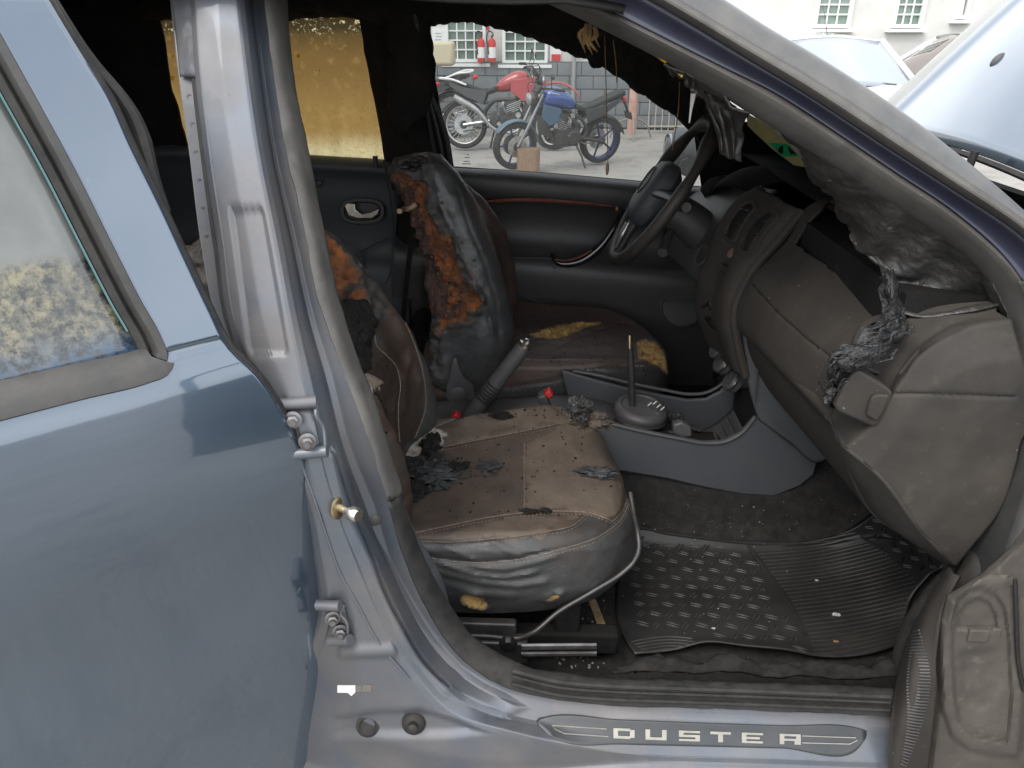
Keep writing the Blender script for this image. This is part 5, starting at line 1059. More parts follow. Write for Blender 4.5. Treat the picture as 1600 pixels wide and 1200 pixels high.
m = MB(); m.box(PS(1528, 992, .014), (.030, .008, .022)); m.box(PS(1556, 988, .016), (.014, .006, .016)); m.build('pillar_clip', M['post'], car, bevel=.002)
MB().tube([PS(1586, 905, -.002), PS(1588, 960, .0), PS(1592, 1040, .0), PS(1600, 1080, .0)], .003, 6, 16).build('pillar_sealant', M['rubber'], car)
# carpet roll and ribbed sill end trim
cr = [P(1496, 884, y=-.66), P(1477, 904, y=-.66), P(1452, 936, y=-.66), P(1427, 974, y=-.665), P(1410, 1014, y=-.67), P(1400, 1050, y=-.68)]
MB().tube(cr, [.010, .014, .015, .014, .011], 10, 40).build('carpet_roll', M['carpet'], car)
G = loft([[P(1484, 886, y=-.69), P(1448, 946, y=-.69), P(1420, 1002, y=-.70), P(1404, 1060, y=-.74), P(1394, 1120, y=-.80), P(1386, 1225, y=-.835)], [PS(1490, 896, .06), PS(1456, 950, .05), PS(1436, 1010, .03), PS(1428, 1070, .0), PS(1420, 1130, -.022), PS(1408, 1225, -.040)], [PS(1500, 900, .05), PS(1476, 945, .03), PS(1464, 1010, .012), PS(1462, 1080, .0), PS(1456, 1140, -.014), PS(1444, 1235, -.030)]], 60, 24)
MB().grid(G).build('sill_end_trim', M['plastic_dusty'], car, solid=.006)
m = MB(); bse = bvh_of(car.children[[c.name for c in car.children].index('sill_end_trim')])
lft_ = spline([(1430, 990, 0), (1423, 1042, 0), (1417, 1121, 0), (1406, 1190, 0)], 44); rgt_ = spline([(1440, 986, 0), (1450, 1030, 0), (1448, 1090, 0), (1437, 1130, 0), (1414, 1194, 0)], 44)
for a, b in zip(lft_, rgt_): m.tube([on(bse, a[0], a[1], .0036, -.72), on(bse, (a[0] + b[0]) / 2, (a[1] + b[1]) / 2, .0042, -.72), on(bse, b[0], b[1], .0036, -.72)], .0015, 5)
m.build('trim_tread', M['plastic'], car)['kind'] = 'stuff'
# open front door, swung well forward
fo = node('front_door', car)
def fdp(t, z, o): return A([.82 + .40 * t + o * .92, -.86 - .92 * t + o * .4, z])
G = A([[fdp(t, z, .06 + .02 * math.sin((z - .35) * 4)) for t in np.linspace(0, 1.0, 16)] for z in np.linspace(.36, 1.08, 16)]); MB().grid(G).build('outer_skin', M['paint'], fo, solid=.003)
G = A([[fdp(t, z, -.02 - .03 * math.exp(-((z - .8) / .1) ** 2)) for t in np.linspace(0, 1.0, 24)] for z in np.linspace(.36, 1.08, 40)]); MB().grid(G).build('trim_panel', M['plastic_dusty'], fo, solid=.003)
MB().tube([fdp(0, 1.08, .02), fdp(.25, 1.30, .02), fdp(.6, 1.49, .02), fdp(.95, 1.52, .02), fdp(1.0, 1.08, .02)], .022, 8, 40).build('window_frame', M['rubber'], fo)
MB().grid(A([[fdp(0, .36, o), fdp(0, 1.08, o)] for o in (-.03, .07)])).build('hinge_face', M['paint_jamb'], fo, solid=.002)
# raised bonnet, its hinge arm, far wing and engine bay rim
bn = node('bonnet', car)
def hood(y, s): 
    k = 1 - (y / .66) ** 2; return A([.86 + .90 * s * math.cos(R(46)) - .015 * k, y, 1.19 + .075 * k ** .8 + .90 * s * math.sin(R(46)) + .03 * math.sin(s * math.pi) * k])
G = A([[hood(y, s) + A([-.7, 0, .7]) * (.012 * math.exp(-((abs(y) - .42) / .03) ** 2)) for y in np.linspace(-.66, .66, 60)] for s in np.linspace(0, 1, 30)])
M['paint_light'] = M['paint']
bo = MB().grid(G).build('bonnet_skin', M['paint'], bn, solid=-.004)
MB().tube([hood(y, 0.0) + A([-.004, 0, -.006]) for y in np.linspace(-.64, .64, 30)], .006, 6).build('bonnet_edge', M['rubber'], bn)
G = A([hood(y, s) + A([.03, 0, -.03]) for y in (-.6, 0, .6) for s in (.05, .95)]).reshape(3, 2, 3); MB().grid(G).build('bonnet_liner', M['soot'], bn, solid=.01)
bb = bvh_of(bo); o_ = on(bb, 1560, 95, .0, -.2)
m = MB(); m.ball(o_, (.020, .009, .012), 10, Matrix.Rotation(R(-46), 3, 'Y')); m.build('washer_jet', M['plastic'], bn)
MB().tube([P(1524, 236, y=-.16), P(1516, 256, y=-.16), P(1506, 280, y=-.16)], .008, 8, 10).build('hinge_arm', M['rubber'], bn)
MB().grid(loft([[(.72, .62, 1.04), (1.2, .66, .98), (1.9, .60, .86)], [(.72, .80, .98), (1.2, .86, .90), (1.9, .78, .80)], [(.72, .86, .6), (1.2, .90, .55), (1.9, .80, .5)]], 16, 12)).build('far_wing', M['paint'], car, solid=.004)
MB().grid(loft([[(.80, -.66, 1.02), (1.2, -.68, .98), (1.9, -.62, .86)], [(.80, -.82, .98), (1.2, -.86, .90), (1.9, -.78, .80)], [(.80, -.86, .6), (1.2, -.90, .55), (1.9, -.80, .5)]], 16, 12)).build('near_wing', M['paint'], car, solid=.004)
MB().box((1.45, 0, .70), (.8, 1.1, .30)).build('engine', M['soot'], car, bevel=.05)
MB().box((.86, 0, .98), (.16, 1.2, .06)).build('cowl', M['plastic'], car, bevel=.02)
# wheels: the near ones stand just outside the frame
def wheel(x, y):
    e = node('wheel', car)
    MB().lathe((x, y, .335), (0, 1, 0), [(.20, -.10), (.30, -.108), (.335, -.08), (.338, 0), (.335, .08), (.30, .108), (.20, .10)], 40, cap=False).build('tyre', M['rubber'], e)
    MB().lathe((x, y, .335), (0, 1, 0), [(.0, -.06), (.08, -.07), (.19, -.07), (.205, -.10), (.205, .10), (.0, .06)], 32).build('rim', M['steel'], e)
for x in (1.45, -1.22):
    for y in (-.74, .74): wheel(x, y)

# ---- melted pillar trim and headlining
def drape(rows, name, mm, nu=70, nv=60, amp=.008, sc=16, seed=0, hem=0.0, solid=.003, parent=None):
    G = loft(rows, nu, nv); V = G.reshape(-1, 3); N = gnormals(G).reshape(-1, 3); v = np.repeat(np.linspace(0, 1, nv), nu)
    u_ = np.tile(np.linspace(0, 1, nu), nv)
    V = V + N * (amp * fbm(V, sc, 5, seed) + amp * .55 * np.sin(u_ * nu * .33 + 2.5 * fbm(V, 6, 2, seed + 5)) * np.clip(v * 1.6, 0, 1) + hem * np.clip((v - .85) / .15, 0, 1) * np.abs(fbm(V, 50, 3, seed + 1)))[:, None] + A([0, 0, 1]) * (amp * 1.2 * np.clip((v - .6) / .4, 0, 1) * fbm(V, 34, 3, seed + 4))[:, None]
    return MB().grid(V.reshape(G.shape)).build(name, mm, parent or car, solid=solid)
drape([[PS(1212, 190, .085), PS(1300, 248, .085), PS(1400, 312, .085), PS(1480, 366, .085), PS(1550, 432, .085), PS(1578, 500, .085)],
       [P(1235, 222, y=-.52), P(1300, 290, y=-.54), P(1370, 340, y=-.56), P(1440, 390, y=-.585), P(1520, 450, y=-.60), P(1565, 506, y=-.61)],
       [P(1256, 248, y=-.47), P(1300, 310, y=-.50), P(1355, 385, y=-.53), P(1410, 430, y=-.57), P(1480, 462, y=-.585), P(1530, 510, y=-.60)],
       [P(1274, 268, y=-.44), P(1312, 340, y=-.475), P(1345, 384, y=-.52), P(1378, 420, y=-.555), P(1386, 470, y=-.575), P(1408, 514, y=-.60)]], 'melted_pillar_trim', M['melt'], 120, 100, .0085, 12, 2, .006)
MB().tube([P(1404, 486, y=-.615), P(1440, 494, y=-.63), P(1480, 490, y=-.64), P(1530, 481, y=-.64), P(1560, 476, y=-.64)], [.006, .005, .006, .010, .004], 8, 30, flat=.6).build('melted_hem', M['melt'], car)
# stringy run of molten plastic down over the dash corner
mr_ = [((1396, 420), (1370, 436)), ((1410, 466), (1376, 470)), ((1416, 505), (1378, 494)), ((1408, 524), (1366, 506)), ((1388, 542), (1350, 514)), ((1376, 562), (1332, 534)), ((1352, 574), (1310, 544)), ((1334, 582), (1298, 556)), ((1320, 592), (1295, 572)), ((1310, 604), (1292, 590)), ((1302, 620), (1289, 610))]
dep = [-.585, -.60, -.64, -.665, -.685, -.70, -.705, -.70, -.69, -.68, -.675]
drape([[P(a[0], a[1], y=d - .006) for (a, b), d in zip(mr_, dep)], [P((a[0] + b[0]) / 2, (a[1] + b[1]) / 2, y=d - .022) for (a, b), d in zip(mr_, dep)], [P(b[0], b[1], y=d - .004) for (a, b), d in zip(mr_, dep)]], 'molten_plastic_run', M['melt_dark'], 140, 46, .0055, 40, 12, .0, .002)
mid_ = spline([P((a[0] + b[0]) / 2, (a[1] + b[1]) / 2, y=d - .024) for (a, b), d in zip(mr_, dep)], 60)
m = MB()
for k in range(46):
    i = int(rng.integers(4, 52)); j = min(59, i + int(rng.integers(4, 14))); q = mid_[i:j] + rng.normal(size=3) * A([.012, .006, .010]); q = q + A([.008, .006, .008]) * np.stack([fbm(q, 60, 3, k), fbm(q, 60, 3, k + 50), fbm(q, 60, 3, k + 99)], 1)
    m.tube(q, [.0008, .0015 + .003 * rng.random(), .0008], 6)
m.build('molten_strands', M['melt_dark'], car)['kind'] = 'stuff'
drape([[P(1398, 478, y=-.60), P(1384, 492, y=-.63), P(1376, 516, y=-.655)], [P(1410, 500, y=-.62), P(1402, 514, y=-.65), P(1392, 534, y=-.668)], [P(1414, 508, y=-.62), P(1408, 520, y=-.645), P(1394, 538, y=-.66)]], 'molten_plastic_run', M['melt'], 30, 20, .008, 30, 14)
m = MB()
for k, (x, y) in enumerate(((1296, 600), (1301, 592), (1308, 590), (1293, 612), (1299, 606), (1290, 618), (1312, 584), (1322, 572))): m.tube([P(x, y, y=-.69), P(x + rng.normal() * 4, y + 9, y=-.70), P(x + rng.normal() * 6, y + 18, y=-.69)], [.003, .004, .002], 6, 8)
m.build('molten_drip', M['melt_dark'], car)
# upper tatters on the A-pillar
drape([[PS(1072, 112, .085), PS(1110, 134, .085), PS(1150, 162, .085), PS(1172, 176, .085)], [P(1104, 142, y=-.50), P(1118, 158, y=-.48), P(1140, 178, y=-.48), P(1164, 192, y=-.50)], [P(1112, 180, y=-.48), P(1126, 196, y=-.47), P(1144, 206, y=-.47), P(1160, 218, y=-.48)], [P(1124, 232, y=-.47), P(1136, 240, y=-.465), P(1148, 240, y=-.465), P(1157, 251, y=-.47)]], 'headlining_tatter', M['melt'], 40, 50, .010, 20, 21)
drape([[PS(1040, 94, .085), PS(1062, 106, .085), PS(1084, 118, .085), PS(1104, 130, .085)], [P(1044, 108, y=-.50), P(1064, 116, y=-.49), P(1080, 128, y=-.48), P(1108, 142, y=-.48)], [P(1052, 112, y=-.49), P(1072, 122, y=-.48), P(1082, 150, y=-.475), P(1096, 142, y=-.475)]], 'headlining_tatter', M['melt'], 40, 26, .010, 26, 23)
MB().tube([P(1084, 146, y=-.475), P(1080, 170, y=-.475), P(1077, 192, y=-.475)], [.0045, .0022, .001], 6, 12).build('molten_thread', mat('pale_thread', (.42, .40, .38), .5), car)
MB().tube([PS(986, 58, .09), PS(1006, 70, .092), PS(1028, 84, .092), PS(1042, 98, .09)], [.002, .006, .009, .004], 8, 24, flat=.6).build('wiring_sleeve', mat('sleeve_orange', (.62, .30, .015), .5, 0, (.45, .2, .01), 40), car)
MB().tube([PS(1054, 106, .10), PS(1068, 118, .10)], [.003, .004], 8).build('wiring_sleeve', mat('sleeve_yellow', (.55, .40, .06), .5), car)
m = MB()
gm_ = mat('burnt_fibre', (.30, .19, .08), .8, 0, (.12, .07, .03), 50)
for k in range(16):
    x = 912 + rng.random() * 20; m.tube([P(x, 36 + 6 * rng.random(), y=-.30), P(x + rng.normal() * 6, 52, y=-.30), P(x + rng.normal() * 9 - 2, 62 + 24 * rng.random(), y=-.30)], [.002, .0045 * rng.random() + .001, .0006], 5, 8)
m.build('hanging_shreds', gm_, car)
for pts in (((944, 36), (946, 100), (950, 262)), ((958, 62), (962, 95), (964, 130)), ((1062, 128), (1060, 170), (1050, 235))):
    MB().tube([P(x, y, y=.10) for x, y in pts], .0011, 5, 20).build('hanging_thread', gm_, car)
MB().ball(P(949, 264, y=.10), (.004, .004, .014)).build('dangling_bulb', mat('bulb_drop', (.22, .15, .05), .5), car)
MB().tube([P(910, 80, y=.1), P(925, 62, y=.06), P(945, 50, y=.04), P(955, 40, y=.03)], .006, 6, 16).build('burnt_loop', M['char'], car)
V = P(925, 95, y=.1)
# ================================================================ things lying in the car
floor_o = [c for c in car.children if c.name.startswith('floor_carpet')][0]; bfl = bvh_of(floor_o)
fm = thing('floor_mat', 'black rubber floor mat with diamond tread and ribbed centre in the footwell', 'floor mat', tuple(on(bfl, 1200, 950, .0)))
rowsm = [[(990, 1036), (1050, 1030), (1100, 1024), (1160, 1030), (1220, 1036), (1280, 1040), (1350, 1036), (1404, 1022)], [(976, 1012), (1050, 1006), (1100, 1004), (1160, 1010), (1220, 1012), (1280, 1012), (1350, 1006), (1416, 990)], [(966, 985), (1050, 980), (1100, 980), (1160, 982), (1220, 982), (1280, 978), (1350, 970), (1428, 958)], [(966, 900), (1040, 905), (1100, 908), (1160, 910), (1230, 908), (1300, 902), (1380, 898), (1462, 905)], [(970, 850), (1030, 862), (1100, 870), (1160, 874), (1230, 872), (1300, 860), (1380, 850), (1484, 880)], [(990, 826), (1040, 833), (1100, 842), (1165, 848), (1240, 850), (1300, 842), (1340, 824), (1386, 790)]]
lift = [.026, .022, .018, .018, .018, .018]
rws = []
for r, l_ in zip(rowsm, lift): rws.append([on(bfl, x, y, l_ + (.014 if l_ > .025 and 1060 < x < 1240 else 0)) for x, y in r])
G = loft(rws, 90, 60); matb = MB().grid(G).build('mat_sheet', M['mat'], fm, solid=.004); bmt = bvh_of(matb)
border = [q for q in (on(bmt, x, y, .0015) for x, y in ((990, 1034), (972, 1008), (966, 985), (966, 900), (971, 850), (992, 827), (1040, 834), (1100, 842), (1165, 849), (1240, 850), (1300, 842), (1340, 825), (1384, 792))) if q is not None]
MB().tube(border, .0035, 6, 90).build('raised_border', M['mat'], fm)
lc = [(1166, 849), (1200, 897), (1236, 950), (1258, 994), (1270, 1030)]; rc = [(1334, 828), (1392, 868), (1438, 918), (1428, 960), (1412, 1000)]
MB().tube([q for q in (on(bmt, x, y, .0015) for x, y in lc) if q is not None], .004, 6, 40).build('raised_border', M['mat'], fm)
MB().tube([q for q in (on(bmt, x, y, .0015) for x, y in ((1334, 832), (1392, 868), (1438, 918))) if q is not None], .0025, 6, 30).build('raised_border', M['mat'], fm)
LC = spline([(a, b, 0) for a, b in lc], 31); RC = spline([(a, b, 0) for a, b in rc], 31)
for a, b in list(zip(LC, RC))[1:]:
    pts = []
    for s in np.linspace(.03, .985, 14):
        x, y = a[:2] * (1 - s) + b[:2] * s; q = on(bmt, x, y + 5.6 * math.sin(s * math.pi), .0012)
        if q is not None: pts.append(q)
    if len(pts) > 3: MB().tube(pts, .0026, 5).build('rib', M['tread'], fm)
dz_polys = [[(972, 862), (996, 836), (1160, 855), (1192, 900), (1228, 954), (1250, 998), (1256, 1024), (1180, 1008), (1100, 994), (985, 992)], [(1346, 826), (1386, 796), (1480, 878), (1446, 915), (1396, 864)]]
pit = .030
o0 = on(bmt, 1200, 950, 0)
pts = []
for i in range(-40, 41):
    for j in range(-40, 41):
        pts.append((o0[0] + i * pit, o0[1] + j * pit, o0[2], (i + j) % 2))
pts = A(pts); Q = proj(pts[:, :3]); ok = np.maximum(sdist(Q, dz_polys[0]), sdist(Q, dz_polys[1])) > 3
bars = {}
for (x, y, z, k), q in zip(pts[ok], Q[ok]):
    p = on(bmt, q[0], q[1], .0014); k = int(k)
    if p is None: continue
    if k not in bars:
        an = R(-20) if k else R(48); d = A([math.cos(an), math.sin(an), 0]) * .0135; m = MB()
        for s in (-.0036, .0036):
            w = A([-math.sin(an), math.cos(an), 0]) * s; m.tube([-d + w, w + A([0, 0, .0012]), d + w], [.0010, .0030, .0010], 6)
        o = bars[k] = m.build('tread_bar', M['tread']); o.parent = fm; o.matrix_parent_inverse = WM(fm).inverted()
    else: o = bars[k].copy(); col.objects.link(o)
    o.location = p
for k in range(7):
    q = [p for p in (on(bmt, 986 + k * 5 + s * (96 - k * 2), 1004 + k * 4.2 - s * (4 - k) - 6 * math.sin(s * 3), .002) for s in np.linspace(0, 1, 10)) if p is not None]
    if len(q) > 3: MB().tube(q, .0016, 5).build('rib', M['tread'], fm)
# torn carpet edge along the sill
r0 = [P(x, y, y=-.69) for x, y in ((955, 1052), (1050, 1050), (1150, 1052), (1250, 1058), (1330, 1060), (1405, 1056))]; r1 = [P(x, y, y=-.655) for x, y in ((990, 1042), (1060, 1034), (1150, 1032), (1250, 1040), (1330, 1038), (1400, 1030))]
drape([r0, [a * .5 + b * .5 + A([0, 0, .01]) for a, b in zip(r0, r1)], r1], 'carpet_edge', M['carpet'], 60, 14, .012, 26, 44, .0, .006)
def crumple(name, label, cat, pos, size, mm, seed, n=22, sc=30, flat=.5, group=None):
    G = []
    for t in np.linspace(0.001, math.pi - .001, n):
        G.append([(math.sin(t) * math.cos(q), math.sin(t) * math.sin(q), math.cos(t)) for q in np.linspace(0, 2 * math.pi, 2 * n, endpoint=False)])
    G = A(G); V = G.reshape(-1, 3); r = 1 + .75 * fbm(V, 1.7, 4, seed) + .35 * fbm(V, 5, 3, seed + 2); V = V * r[:, None] * A(size) + A([0, 0, size[2] * .35])
    o = MB().grid(V.reshape(G.shape), cu=True).build(name, mm); o.location = pos; tag(o, label, cat, group); return o
def piece(px, py, size, label, mm, seed, bv=bpc, name='charred_scrap', cat='scrap', bk=None): return crumple(name, label, cat, tuple(on(bv, px, py, .003, -.3)), size, mm, seed)
M['scrap'] = mat('scrap_grey', (.022, .023, .025), .42, 0, (.055, .057, .060), 60, bump=[('n', 120, .9, .006)])
piece(930, 742, (.040, .018, .008), 'crumpled melted plastic scrap on the front part of the near seat cushion', M['scrap'], 3)
piece(640, 740, (.034, .026, .016), 'black twisted lump of melted plastic against the backrest of the near seat', M['char'], 61)
piece(690, 762, (.018, .012, .006), 'small grey curl of melted plastic in front of the large clump on the near seat', M['scrap'], 63)
piece(762, 730, (.020, .014, .003), 'thin greyish ash film left of the centre seam on the near seat', M['scrap'], 67)
piece(662, 742, (.050, .034, .012), 'large dark clump of melted plastic at the rear of the near seat cushion', M['scrap'], 9)
piece(640, 766, (.030, .030, .008), 'flat charred flake beside the pillar at the rear of the near seat cushion', M['char'], 15)
piece(672, 700, (.020, .036, .012), 'dark charred strip lying on the pale ash of the near seat', M['char'], 19)
piece(906, 640, (.022, .040, .014), 'grey melted rag hanging over the far edge of the near seat cushion', M['melt'], 23)
piece(926, 660, (.034, .026, .014), 'brown burnt clump between the near seat cushion and the gear lever', mat('clump', (.10, .075, .055), .9, 0, (.05, .04, .035), 50, bump=[('n', 90, .9, .008)]), 27)
piece(826, 801, (.014, .006, .004), 'thin black flake on the side seam of the near seat, left of two', M['char'], 31)
piece(852, 800, (.011, .006, .004), 'curled black flake on the side seam of the near seat, right of two', M['char'], 35)
piece(712, 732, (.020, .018, .004), 'small charred patch of plastic in the middle of the near seat cushion', M['char'], 39)
piece(783, 650, (.020, .012, .004), 'black crumbs stuck together on the far bolster of the near seat', M['char'], 45)
p = on(bfl, 931, 958, .006); o = MB(); q = Matrix.Rotation(R(12), 3, 'Z'); o.box((0, 0, 0), (.018, .085, .006), q); o.box((.004, -.045, 0), (.010, .02, .005), q)
o = o.build('foam_tape', M['foam_yellow'], bevel=.002); o.location = p; tag(o, 'yellowish strip of foam tape on the floor beside the seat rail', 'foam strip')
for (x, y, sz, lb) in ((1306, 962, .011, 'crumpled pale foil bit on the ribbed part of the floor mat'), (1276, 908, .005, 'small white speck near the top of the ribbed floor mat'), (1115, 983, .006, 'white chip on the diamond tread of the floor mat'), (1306, 1004, .007, 'dry brown leaf on the lower ribs of the floor mat')):
    crumple('litter_bit', lb, 'litter', tuple(on(bmt, x, y, .002, -.3)), (sz * .7, sz * .42, sz * .2), mat('litter_brown', (.25, .15, .06), .8) if 'leaf' in lb else mat('litter_white', (.45, .44, .42), .6), x)
# loose crumbs: more than anybody could count
m = MB()
def crumb(p, s):
    M3 = frame((rng.normal(), rng.normal(), .3 * rng.normal())); m.box(p, (s, s * .6, s * .4), M3)
clus = [(690, 730, 50, 22, 120), (830, 650, 60, 10, 70), (760, 645, 40, 8, 40), (860, 700, 60, 22, 50), (820, 801, 60, 5, 40), (930, 745, 34, 14, 30), (760, 770, 80, 30, 50)]
for cx_, cy_, sx_, sy_, n_ in clus:
    for _ in range(n_):
        x = cx_ + sx_ * rng.normal(); y = cy_ + sy_ * rng.normal()
        if sdist(A([[x, y]]), [(640, 700), (760, 640), (890, 630), (975, 700), (985, 770), (950, 825), (800, 840), (650, 850)])[0] > 0 and on(bpc, x, y) is not None: crumb(on(bpc, x, y, .0012), .0012 + .005 * rng.random() ** 4)
for _ in range(120): crumb(on(bdc, 800 + 220 * rng.random(), 500 + 90 * rng.random(), .0015, .3), .002 + .003 * rng.random() ** 2)
o = m.build('ash_crumbs', M['char'], smooth=False); o['kind'] = 'stuff'; tag(o, 'black ash crumbs sprinkled over the seat cushions', 'ash')
m = MB()
for _ in range(260):
    x = 1080 + 150 * rng.normal(); y = 840 + 90 * rng.normal()
    if not (880 < x < 1440 and 760 < y < 1030): continue
    crumb(on(bfl, x, y, .023, -.3), .0010 + .0025 * rng.random() ** 3)
for _ in range(90): crumb(on(bfl, 860 + 90 * rng.random(), 940 + 110 * rng.random(), .006, -.5), .002 + .004 * rng.random())
o = m.build('pale_grit', mat('grit', (.30, .27, .22), .9), smooth=False); o['kind'] = 'stuff'; tag(o, 'pale grit and glass dust scattered on the floor', 'grit')
# ================================================================ the yard behind
WY = 12.1
M['wall_white'] = mat('wall_white', (.62, .615, .585), .85, 0, (.54, .535, .505), 2, bump=[('n', 30, .2, .004)], spots=[((.5, .5, .47), 3, .6, .8, .3)])
M['wall_grey'] = mat('wall_grey', (.20, .215, .225), .8, 0, (.16, .175, .185), 3, bump=[('n', 60, .4, .004)], spots=[((.30, .31, .31), 12, .6, .75, .4)])
M['mortar'] = mat('mortar', (.13, .14, .145), .9)
M['frame_white'] = mat('frame_white', (.78, .78, .76), .5)
M['pane'] = mat('pane', (.10, .16, .13), .06, 0, (.20, .26, .22), 3, coat=.6)
bd = thing('building', 'long white building with grey block plinth and barred windows behind the motorcycles', 'building', (2, WY, 0))
MB().box((2, WY + .20, 2.2), (20, .24, 4.4)).build('wall', M['wall_white'], bd)
MB().box((.6, WY + .045, .52), (9.4, .08, 1.04)).build('plinth', M['mortar'], bd)
base = None; k = 0
for row in range(5):
    for c in range(18):
        x = -3.2 + c * .40 + (.2 if row % 2 else 0)
        if base is None: base = MB().box((0, 0, 0), (.388, .05, .192)).build('block', M['wall_grey'], bd, smooth=False); base.data.materials[0] = M['wall_grey']; ob = base
        else: ob = base.copy(); col.objects.link(ob)
        ob.location = (x - 2 + 2, WY - .005 + .004 * rng.random(), .105 + row * .205); ob.parent = bd; ob.matrix_parent_inverse = Matrix.Translation((-2, -WY, 0))
def window(px0, px1, pyb, pyt, nx, ny, tilt=True):
    a = P(px0, pyb, y=WY + .08); b = P(px1, pyt, y=WY + .08); x0, x1, z0, z1 = a[0], b[0], a[2], max(b[2], a[2] + .5)
    e = node('window', bd); w = x1 - x0; h = z1 - z0
    MB().box(((x0 + x1) / 2, WY + .075, (z0 + z1) / 2), (w, .01, h)).build('pane', M['pane'], e)
    m = MB(); t = .05
    m.box(((x0 + x1) / 2, WY + .04, z0 - t / 2), (w + 2 * t, .10, t)); m.box(((x0 + x1) / 2, WY + .04, z1 + t / 2), (w + 2 * t, .10, t)); m.box((x0 - t / 2, WY + .04, (z0 + z1) / 2), (t, .098, h)); m.box((x1 + t / 2, WY + .04, (z0 + z1) / 2), (t, .098, h)); m.build('frame', M['frame_white'], e, smooth=False)
    MB().box(((x0 + x1) / 2, WY + .02, z0 - .09), (w + .24, .14, .05)).build('sill', M['frame_white'], e, smooth=False)
    for i in range(1, nx): MB().box((x0 + w * i / nx, WY + .055, (z0 + z1) / 2), (.022, .02, h)).build('grille_bar', M['frame_white'], e, smooth=False)
    for j in range(1, ny): MB().box(((x0 + x1) / 2, WY + .052, z0 + h * j / ny), (w, .026, .022)).build('grille_bar', M['frame_white'], e, smooth=False)
window(702, 754, 92, 18, 4, 5); window(790, 852, 94, 20, 4, 5); window(1274, 1334, 38, -40, 3, 5); window(1396, 1449, 38, -40, 3, 5); window(1497, 1512, 24, -10, 2, 2)
for x0, x1, y0, y1, mm in ((676, 700, 44, 92, 'frame_white'), (859, 878, 62, 96, 'frame_white')):
    a = P(x0, y1, y=WY); b = P(x1, y0, y=WY); MB().box(((a[0] + b[0]) / 2, WY + .07, (a[2] + b[2]) / 2), (b[0] - a[0], .03, b[2] - a[2])).build('notice_board', M[mm], bd, smooth=False)
m = MB()
for k in range(6): p = P(684 + (k % 2), 52 + k * 5, y=WY); m.box((p[0], WY + .053, p[2]), (.10, .004, .012))
m.build('notice_print', mat('print_grey', (.35, .36, .4), .8), bd)
p = P(869, 90, y=WY); MB().box((p[0], WY + .045, p[2]), (.15, .02, .10)).build('red_label', M['red'], bd, smooth=False)
p = P(759, 42, y=WY); MB().box((p[0], WY + .07, p[2]), (.10, .02, .08)).build('red_sign', M['red'], bd, smooth=False)
MB().tube([(P(895, 150, y=WY)[0], WY - .06, .0), (P(895, 150, y=WY)[0], WY - .06, 4)], .035, 10).build('downpipe', mat('pipe', (.30, .31, .30), .6), bd)
for (px, side) in ((752, 'left'), (769, 'right')):
    p = P(px, 97, y=WY - .10); lab = 'red fire extinguisher on the wall, ' + ('nearer the left barred window' if side == 'left' else 'with a looped hose, beside the right barred window')
    e = thing('fire_extinguisher', lab, 'extinguisher', (p[0], WY - .10, p[2]), 'fire extinguishers on the wall'); o_ = A([p[0], WY - .10, p[2]])
    MB().lathe(o_, (0, 0, 1), [(.0, 0), (.075, .0), (.078, .02), (.078, .36), (.06, .42), (.025, .44), (.025, .48), (0, .48)], 20).build('cylinder_body', M['red'], e)
    m = MB(); m.lathe(o_, (0, 0, 1), [(.0785, .08), (.0795, .08), (.0795, .28), (.0785, .28)], 20, cap=False); m.build('paper_band', M['frame_white'], e)
    MB().tube([o_ + A(q) for q in ((0, 0, .46), (.03, -.02, .52), (-.06, -.03, .58), (-.10, -.03, .50), (-.085, -.04, .30), (-.07, -.06, .15))], .012, 8, 24).build('hose', M['rubber'], e)
    MB().box(o_ + A([0, 0, .49]), (.04, .06, .04)).build('valve', M['plastic'], e, bevel=.006)
    e.scale = (.8, .8, .8)
